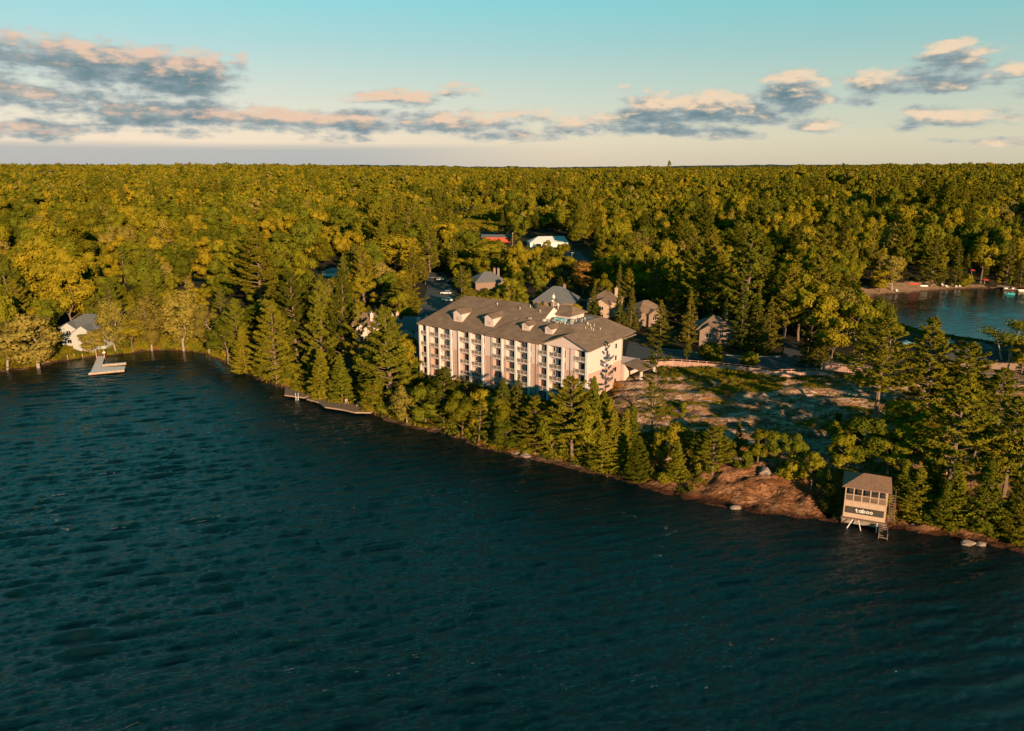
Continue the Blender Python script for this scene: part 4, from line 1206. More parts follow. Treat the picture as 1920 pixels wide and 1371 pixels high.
def hull(px, py, L, Wd, H_, mat, rz, name, lab, cat, seats=True, z0=0.0, grp=None):
    x, y = at(px, py, .2); z = max(hz(x, y), 0) + z0
    t = empty(name, (x, y, z), rz, label=lab, cat=cat, group=grp)
    prof = [(-.5, .7), (-.2, 1.0), (.2, .9), (.42, .5), (.5, 0.05)]
    m = MB(); top = [(L * a_, Wd / 2 * b_) for a_, b_ in prof] + [(L * a_, -Wd / 2 * b_) for a_, b_ in reversed(prof)]
    bot = [(p[0] * .9, p[1] * .6) for p in top]; k = len(top)
    for i in range(k):
        j = (i + 1) % k; m.poly((*bot[i], -.12), (*bot[j], -.12), (*top[j], H_), (*top[i], H_))
    m.poly(*[(*p, -.12) for p in reversed(bot)]); m.poly(*[(p[0] * .93, p[1] * .85, H_ * .55) for p in top])
    m.build('hull', mat, t)
    if seats:
        for sx in (-.22, .12): MB().box(L * sx - .15, L * sx + .15, -Wd * .42, Wd * .42, H_ * .6, H_ * .7).build('seat', M['wood'], t)
    return t
hull(1712, 541, 5.5, 1.0, .5, M['red'], .1, 'canoe', 'red canoe pulled up on the sand', 'canoe')
hull(1732, 541.5, 4.6, 1.1, .45, M['white'], .2, 'rowing_boat', 'white rowing boat on the sand beside the red canoe', 'boat')
pb_ = hull(1894, 551.5, 4.4, 1.7, .5, M['cyan'], math.radians(-14), 'pedal_boat', 'bright turquoise pedal boat floating in the bay', 'boat', z0=.05)
MB().box(-1.2, -.6, -.6, .6, .4, .9).build('cover', M['cyan'], pb_)
pt_ = hull(1893, 543, 6.4, 2.4, .5, M['brown_shaded'], math.radians(-12), 'pontoon_boat', 'pontoon boat with pale seats and windscreen moored at the far dock', 'boat', z0=.1)
MB().box(-2.6, -1.2, -1, 1, .45, 1.0).box(.8, 1.6, -1, -.2, .45, 1.1).build('bench', M['white'], pt_)
MB().box(.2, .3, -.9, .9, .8, 1.6).build('windscreen', M['glass'], pt_)
hull(1917, 545.5, 5.0, 1.9, .6, M['white'], math.radians(8), 'motor_boat', 'white motor boat moored at the right edge of the photograph', 'boat', z0=.1)
deck('bay_dock', [[at(1868, 537, .8), at(1905, 541, .8), at(1906, 538.5, .8), at(1872, 534, .8)]], .8, .3, M['wood'], M['wood'], 'wooden dock on the far shore where the pontoon boat is moored', 1.2)
bw = random.Random(3)
for i, (px, py) in enumerate(((1660, 541), (1668, 539), (1682, 545), (1768, 536), (1776, 537), (1785, 535), (1793, 537), (1650, 543), (1800, 536))):
    lounge(px, py, 1.2, bw.uniform(-.6, .6), M['white'], 'small white beach chair, %s on the far sand' % ('second from left', 'third from left', 'fourth from left', 'fifth from left', 'sixth from left', 'third from right', 'second from right', 'leftmost', 'rightmost')[i], 'white beach chairs on the far sand')

# pool and its furniture in the shade at the right
x, y = at(1768, 681, 5.6); z = hz(x, y)
pool = empty('swimming_pool', (x, y, z + .2), math.radians(-12), label='bright turquoise swimming pool glimpsed between pines at the right', cat='pool')
MB().box(-4.0, 4.0, -3, 3, -.3, .02).build('pool_edge', M['concrete'], pool)
MB().box(-3.6, 3.6, -2.6, 2.6, .022, .06).build('pool_water', M['cyan'], pool)
for i, (px, py, mt, lab) in enumerate(((1696, 655, M['tarp'], 'pale blue patio umbrella left of the tall shaded pine'), (1776, 648, M['tarp'], 'blue-grey patio umbrella beside the dark red pavilion'))):
    x, y = at(px, py + 6, 6); t = empty('patio_umbrella', (x, y, hz(x, y)), label=lab, cat='umbrella')
    MB().tube((0, 0, 0), (0, 0, 2.6), .05).build('pole', M['white'], t)
    m = MB()
    for k in range(8):
        a1, a2 = math.pi * k / 4, math.pi * (k + 1) / 4
        m.sheet([(2 * math.cos(a1), 2 * math.sin(a1), 2.1), (2 * math.cos(a2), 2 * math.sin(a2), 2.1), (0, 0, 3.0)], .04)
    m.build('canopy', mt, t)

# loose rocks at the waterline and on the point
rk = random.Random(9)
def rock_obj(x, y, z, s, lab, grp):
    bm = bmesh.new(); bmesh.ops.create_icosphere(bm, subdivisions=2, radius=1)
    for v in bm.verts:
        f = 1 + .35 * (vnoise(np.array([v.co.x * 1.7 + s * 9 + x]), np.array([v.co.y * 1.7 + v.co.z * 2.1 + y]), 3)[0] - .5) * 2
        v.co *= f
    me_ = bpy.data.meshes.new('boulder'); bm.to_mesh(me_); bm.free(); me_.materials.append(M['rockm'])
    o = bpy.data.objects.new('boulder', me_); link(o); o.location = (x, y, z); o.scale = (s * rk.uniform(1, 1.7), s * rk.uniform(.8, 1.1), s * rk.uniform(.4, .7)); o.rotation_euler = (0, 0, rk.uniform(-.6, .4))
    tag(o, lab, 'rock', grp)
for (px, py, s, lab) in ((1386, 862, 1.0, 'pale boulder perched below the shrubs on the rocky bluff'), (1434, 888, 1.2, 'pinkish pale boulder high on the lit rock face'), (968, 850, .9, 'whitish rock at the waterline below the hotel cedars'), (985, 857, .8, 'small rock just right of the whitish waterline rock'),
                         (1380, 953, .9, 'wave-washed rock at the foot of the bluff'), (1815, 1019, .9, 'pale flat rock awash in the lake at the right'), (1838, 1021, .8, 'second pale rock awash beside the flat one at the right'), (1716, 988, .8, 'shore rock right of the boathouse base'),
                         (1742, 990, .7, 'shore rock further right of the boathouse base'), (1245, 862, .9, 'lit pale rock among shrubs above the shore'), (1262, 838, 1.6, 'broad pinkish rock hump in a gap between cedars')):
    x, y, z = ground(px, py) if py < 940 else (*at(px, py, 0), 0.0)
    rock_obj(x, y, z + .05, s, lab, 'loose rocks on the point and shore')

# ------------------------------------------------------------------ tree building blocks
def cards(name, C, N, S, mat, aspect=1.0, along=None):
    """many small leaf faces: centres C, normals N, sizes S; 'along' gives the long axis"""
    C = np.asarray(C); N = np.asarray(N) / (np.linalg.norm(N, axis=1, keepdims=True) + 1e-9)
    if along is None:
        along = RS.normal(size=C.shape)
    U = along - (along * N).sum(1, keepdims=True) * N
    U /= np.linalg.norm(U, axis=1, keepdims=True) + 1e-9
    V = np.cross(N, U)
    S = np.asarray(S)[:, None]
    a = U * S * .5; b = V * S * .5 * aspect
    k = S * .12 * N
    v = np.stack([C - a - b * .55, C - a * .1 - b - k, C + a, C - a * .1 + b - k], 1).reshape(-1, 3)
    q = np.arange(len(C) * 4).reshape(-1, 4)
    return mesh_np(name, v, q, mat)

def rand_dirs(n):
    d = RS.normal(size=(n, 3)); return d / np.linalg.norm(d, axis=1, keepdims=True)

def crown_broad(seed, mat, n=3600, R=4.2, hgt=15.0, base=.26, lobes=20, leaf=.52, squash=1.0, name='crown', spread=.62):
    """leaf clumps of a broadleaf crown, unit tree hgt tall, foot at the origin"""
    RS.seed(seed)
    z0, z1 = hgt * base, hgt
    cz, rz = (z0 + z1) / 2, (z1 - z0) / 2
    C = []; N = []
    lc = rand_dirs(lobes) * (RS.uniform(.35, 1.0, (lobes, 1)) ** .6)
    lc[:, 2] = lc[:, 2] * 1.2 - .02
    tap = 1 - .12 * np.clip(-lc[:, 2:3], 0, 1)
    ctr = np.concatenate([lc[:, :2] * R * spread * tap, cz + lc[:, 2:] * rz * .68], 1)
    rad = R * RS.uniform(.26, .44, lobes) * squash
    per = n // lobes
    for i in range(lobes):
        m = int(per * (rad[i] / (.4 * R)) ** 2)
        d = rand_dirs(m); d[:, 2] = d[:, 2] * .8 + .22
        d /= np.linalg.norm(d, axis=1, keepdims=True)
        bumpy = 1 + .22 * np.sin(d[:, 0:1] * 7 + i) * np.sin(d[:, 1:2] * 6 + 2 * i) + .15 * np.sin(d[:, 2:3] * 9 + i)
        p = ctr[i] + d * rad[i] * RS.uniform(.72, 1.06, (m, 1)) * bumpy * [1, 1, .85]
        C.append(p); N.append(d + RS.normal(size=(m, 3)) * .24)
    C = np.concatenate(C); N = np.concatenate(N)
    q = (C - [0, 0, cz]) / [R, R, rz]
    keep = (np.linalg.norm(q, axis=1) > .42)
    C, N = C[keep], N[keep]
    return cards(name, C, N, RS.uniform(.6, 1.35, len(C)) * leaf, mat, .8)

def crown_pine(seed, mat, n_br=62, hgt=22.0, R=5.0, lo=.32, per=62, leaf=.74, up=.18, name='crown', tip=1.0, irregular=.45):
    """white pine: open tiers of long branches with upswept plumes of needles"""
    RS.seed(seed)
    C = []; N = []; A = []; wood = MB()
    lean = RS.uniform(-.3, .3, 2)
    for i in range(n_br):
        f = (i + RS.uniform(0, .8)) / n_br
        z = hgt * (lo + (1 - lo) * .985 * f)
        prof = (1 - f) ** .72 * (.62 + .55 * math.sin(min(1, f * 2.2 + .25) * math.pi * .5)) + .05
        L = R * prof * RS.uniform(1 - irregular, 1.08) * tip
        a = i * 2.39996 + RS.uniform(-.5, .5)
        sl = up + RS.uniform(-.10, .16) + f * .55
        o = np.array([math.cos(a), math.sin(a), 0]); s = np.array([-o[1], o[0], 0])
        m = int(per * (.35 + L / R))
        t = RS.uniform(.28, 1.0, m) ** .75
        wdt = L * .30 * np.sin(np.clip(t, 0, 1) * math.pi * .85 + .25)
        lat = RS.normal(size=m) * .5 * wdt
        rise = L * (sl * t + .16 * t * t)
        P = o * (L * t)[:, None] + s * lat[:, None]
        P[:, 2] = z + rise + RS.uniform(-.12, .3, m) - np.abs(lat) * .10
        P[:, :2] += lean * (z / hgt) ** 2
        C.append(P); N.append(np.array([0, 0, .7]) + RS.normal(size=(m, 3)) * .4 + o * .5)
        A.append(o * .8 + s * (lat / (L + .1) * 2.2)[:, None] + np.array([0, 0, .55]) + RS.normal(size=(m, 3)) * .3)
        if L > .8:
            wood.tube((0, 0, z), tuple(o * L * .5 + [0, 0, z + L * sl * .5 + L * .04]), .035 + L * .014, .03, k=3)
            wood.tube(tuple(o * L * .5 + [0, 0, z + L * sl * .5 + L * .04]), tuple(o * L * .88 + [0, 0, z + L * sl * .88 + .12 * L]), .03, .012, k=3)
    C = np.concatenate(C); N = np.concatenate(N); A = np.concatenate(A)
    cm = cards(name, C, N, RS.uniform(.7, 1.3, len(C)) * leaf, mat, .42, A)
    return cm, wood

def crown_cone(seed, mat, hgt=16.0, R=2.9, lo=.06, n_br=120, per=30, leaf=.42, droop=-.22, name='crown', ragged=.3, power=.85, dense=False):
    """spruce / fir / cedar: a ragged cone of short drooping sprays"""
    RS.seed(seed)
    C = []; N = []; A = []
    for i in range(n_br):
        f = (i + RS.uniform(0, 1)) / n_br
        z = hgt * (lo + (1 - lo) * f)
        L = R * ((1 - f) ** power + .03) * RS.uniform(1 - ragged, 1.1)
        if dense: L *= .8 + .35 * abs(math.sin(i * 2.39996 * 1.5 + 2 * f))
        a = i * 2.39996 + RS.uniform(-.4, .4)
        o = np.array([math.cos(a), math.sin(a), 0]); s = np.array([-o[1], o[0], 0])
        m = int(per * (.3 + L / R))
        t = RS.uniform(.25, 1.0, m) ** .6
        lat = RS.normal(size=m) * .24 * L * (1.15 - .6 * t)
        P = o * (L * t)[:, None] + s * lat[:, None]
        P[:, 2] = z + L * droop * t + L * .22 * t ** 3 + RS.uniform(-.15, .15, m)
        C.append(P); N.append(np.array([0, 0, .8]) + o * .55 + RS.normal(size=(m, 3)) * .4)
        A.append(o + s * (lat / (L + .1))[:, None] * 1.5 + (np.array([0, 0, .5]) if dense else np.array([0, 0, -.1])) + RS.normal(size=(m, 3)) * .25)
    C = np.concatenate(C); N = np.concatenate(N); A = np.concatenate(A)
    return cards(name, C, N, RS.uniform(.7, 1.3, len(C)) * leaf, mat, .5, A)

def trunk_mb(hgt, r, seed, limbs=5, reach=2.6, frm=.3, bend=.25):
    rg = random.Random(seed); m = MB(); k = 5
    pts = [Vector((rg.uniform(-bend, bend) * i, rg.uniform(-bend, bend) * i, hgt * i / k)) for i in range(k + 1)]
    for i in range(k): m.tube(pts[i] - Vector((0, 0, .6 if i == 0 else 0)), pts[i + 1], r * (1 - .8 * i / k), r * (1 - .8 * (i + 1) / k), k=6)
    for j in range(limbs):
        f = frm + (.9 - frm) * j / max(1, limbs); b = pts[0].lerp(pts[-1], f); q = f * k; i = min(k - 1, int(q)); b = pts[i].lerp(pts[i + 1], q - i)
        a = j * 2.4 + rg.uniform(-.4, .4); L = reach * rg.uniform(.7, 1.2)
        e = b + Vector((math.cos(a) * L, math.sin(a) * L, L * rg.uniform(.7, 1.1)))
        m.tube(b, e, r * .38, r * .12, k=4)
    return m

# prototypes: (crown mesh, trunk mesh, height, radius)
PROTO = {}
def add_proto(kind, cm, tm, h, r): PROTO.setdefault(kind, []).append((cm, tm, h, r))
for i, (R_, sq, lb, sp_) in enumerate(((5.0, 1.0, 15, .74), (4.5, 1.0, 14, .70), (5.5, .95, 18, .78), (4.2, 1.1, 12, .66), (5.0, .85, 22, .80), (4.6, 1.0, 16, .72))):
    add_proto('broadleaf', crown_broad(100 + i, M['leaf'], 6800, R_, 15, (.10, .22, .3, .06, .28, .2)[i], lb, .56, sq, spread=sp_), trunk_mb(10.5, .26, i, 6).mesh('trunk', M['bark']), 15, R_)
for i in range(3):
    add_proto('silver', crown_broad(140 + i, M['leaf_silver'], 6200, 4.1 + .4 * i, 15, .02, 30 + 3 * i, .52, .9, spread=.66), trunk_mb(10.5, .24, 20 + i, 6).mesh('trunk', M['bark_pale']), 15, 4.1 + .4 * i)
add_proto('rust', crown_broad(150, M['leaf_rust'], 5200, 3.9, 15, .1, 24, .54, 1.0), trunk_mb(10, .24, 30, 5).mesh('trunk', M['bark']), 15, 3.9)
for i, (nb, R_, lo, pr, u) in enumerate(((66, 5.4, .20, 104, .16), (52, 6.0, .28, 110, .22), (84, 5.2, .06, 96, .12), (62, 5.2, .20, 100, .28))):
    cm, wd = crown_pine(200 + i, M['pine'], nb, 22, R_, lo, pr, up=u)
    tb = trunk_mb(21, .34, 40 + i, 0, bend=.06); tb.v, tb.f = tb.v, tb.f
    n_ = len(tb.v); tb.v += wd.v; tb.f += [tuple(a + n_ for a in f) for f in wd.f]
    add_proto('pine', cm, tb.mesh('trunk', M['bark']), 22, R_)
cm, wd = crown_pine(230, M['pine'], 30, 20, 3.6, .26, 70, leaf=.6, up=.22, irregular=.6)
tb = trunk_mb(19.6, .2, 60, 0, bend=.04); n_ = len(tb.v); tb.v += wd.v; tb.f += [tuple(a + n_ for a in f) for f in wd.f]
add_proto('sparse', cm, tb.mesh('trunk', M['bark']), 20, 3.6)
for i, (R_, nb, rg_) in enumerate(((2.9, 100, .5), (3.5, 92, .6), (2.4, 100, .45))):
    add_proto('spruce', crown_cone(300 + i, M['spruce'], 16, R_, .05, nb, 52, leaf=.5, ragged=rg_), trunk_mb(15, .2, 70 + i, 0, bend=.02).mesh('trunk', M['bark']), 16, R_)
for i, (R_, pw) in enumerate(((2.5, .55), (3.0, .7), (2.1, .6))):
    add_proto('cedar', crown_cone(330 + i, M['cedar'], 12, R_, .0, 130, 60, .46, .02, ragged=.55, power=pw, dense=True), trunk_mb(10, .18, 80 + i, 0, bend=.05).mesh('trunk', M['bark']), 12, R_)
for i in range(2):
    add_proto('shrub', crown_broad(360 + i, M['leaf'] if i else M['cedar'], 2200, 2.0, 3.2, .0, 12, .34, 1.05), trunk_mb(1.8, .07, 90 + i, 4, 1.0, .1).mesh('stem', M['bark']), 3.2, 2.0)
# birch with several white stems
bt = MB()
for k in range(3):
    a = k * 2.1 + .4; e1 = Vector((math.cos(a) * 1.5, math.sin(a) * 1.0, 6)); e2 = Vector((math.cos(a) * 2.8, math.sin(a) * 1.8, 11.5))
    bt.tube((math.cos(a) * .2, math.sin(a) * .2, -.5), e1, .2, .15, k=7).tube(e1, e2, .15, .06, k=6)
    for j in range(4):
        b = e1.lerp(e2, .2 + .2 * j); bt.tube(b, b + Vector((math.cos(a + j) * 1.6, math.sin(a + j) * 1.6, 1.6)), .05, .02, k=4)
add_proto('birch', crown_broad(380, M['leaf'], 4000, 5.0, 15, .38, 26, .45, .85, spread=.75), bt.mesh('trunk', M['bark_pale']), 15, 5.0)
# light versions for the far forest
FAR = []
for i, (R_, sq) in enumerate(((5.0, .9), (4.5, .9), (5.6, .9), (4.8, .85))):
    FAR.append(('broad', crown_broad(400 + i, M['leaf'], 760, R_, 13.5, .34, 9, 1.15, sq + .1, spread=.76), 13.5))
FAR.append(('broad', crown_broad(410, M['leaf_silver'], 520, 4.2, 15, .2, 11, 1.3, 1.0), 15))
FAR.append(('conifer', crown_cone(420, M['spruce'], 18, 3.0, .1, 46, 12, 1.2, -.15), 18))
fp, _ = crown_pine(421, M['pine'], 26, 21, 5.0, .35, 20, leaf=1.5)
FAR.append(('conifer', fp, 21))

NAMES = {'broadleaf': ('broadleaf_tree', 'leafy tree'), 'silver': ('silvery_tree', 'leafy tree'), 'rust': ('rusty_tree', 'leafy tree'), 'pine': ('pine_tree', 'pine tree'), 'sparse': ('slender_pine', 'pine tree'),
         'spruce': ('spruce_tree', 'spruce tree'), 'cedar': ('cedar_tree', 'cedar tree'), 'shrub': ('shrub', 'shrub'), 'birch': ('birch_tree', 'birch tree')}
PLACED = []      # (x, y, radius)
ALL_TREES = []   # (object, kind, x, y, z, h, variant, label or None)
def plant(kind, x, y, z, h, wscale=1.0, variant=None, label=None, rz=None):
    pr = PROTO[kind]; vi = rnd.randrange(len(pr)) if variant is None else variant % len(pr)
    cm, tm, ph, prad = pr[vi]
    s = h / ph
    t = bpy.data.objects.new(NAMES[kind][0], None); t.empty_display_size = .5; COL.objects.link(t)
    t.location = (x, y, z); t.scale = (s * wscale, s * wscale, s); t.rotation_euler = (rnd.gauss(0, .035), rnd.gauss(0, .035), rnd.uniform(0, 6.28) if rz is None else rz)
    t['category'] = NAMES[kind][1]
    c = bpy.data.objects.new('crown', cm); COL.objects.link(c); c.parent = t
    k = bpy.data.objects.new('stem' if kind == 'shrub' else 'trunk', tm); COL.objects.link(k); k.parent = t
    PLACED.append((x, y, prad * s * wscale))
    ALL_TREES.append([t, kind, x, y, z, h, vi, label, wscale])
    return t

def top_h(x, y, z, ytop):
    up = (685.5 - ytop) / FPX
    zt = CAM_H + y * (up * CP - SP) / (CP + up * SP)
    return zt - z
def hero(kind, px, ytop, ybase, label, wpx=None, variant=None):
    x, y, z = ground(px, ybase)
    h = max(2.0, top_h(x, y, z, ytop))
    ws = 1.0
    if wpx:
        vi = 0 if variant is None else variant % len(PROTO[kind])
        pr = PROTO[kind][vi]; dep = y * CP + (CAM_H - z) * SP
        ws = (wpx / 2 / FPX * dep) / (pr[3] * h / pr[2]) / .98 * 1.08
        variant = vi
    return plant(kind, x, y, z, h, ws, variant, label)

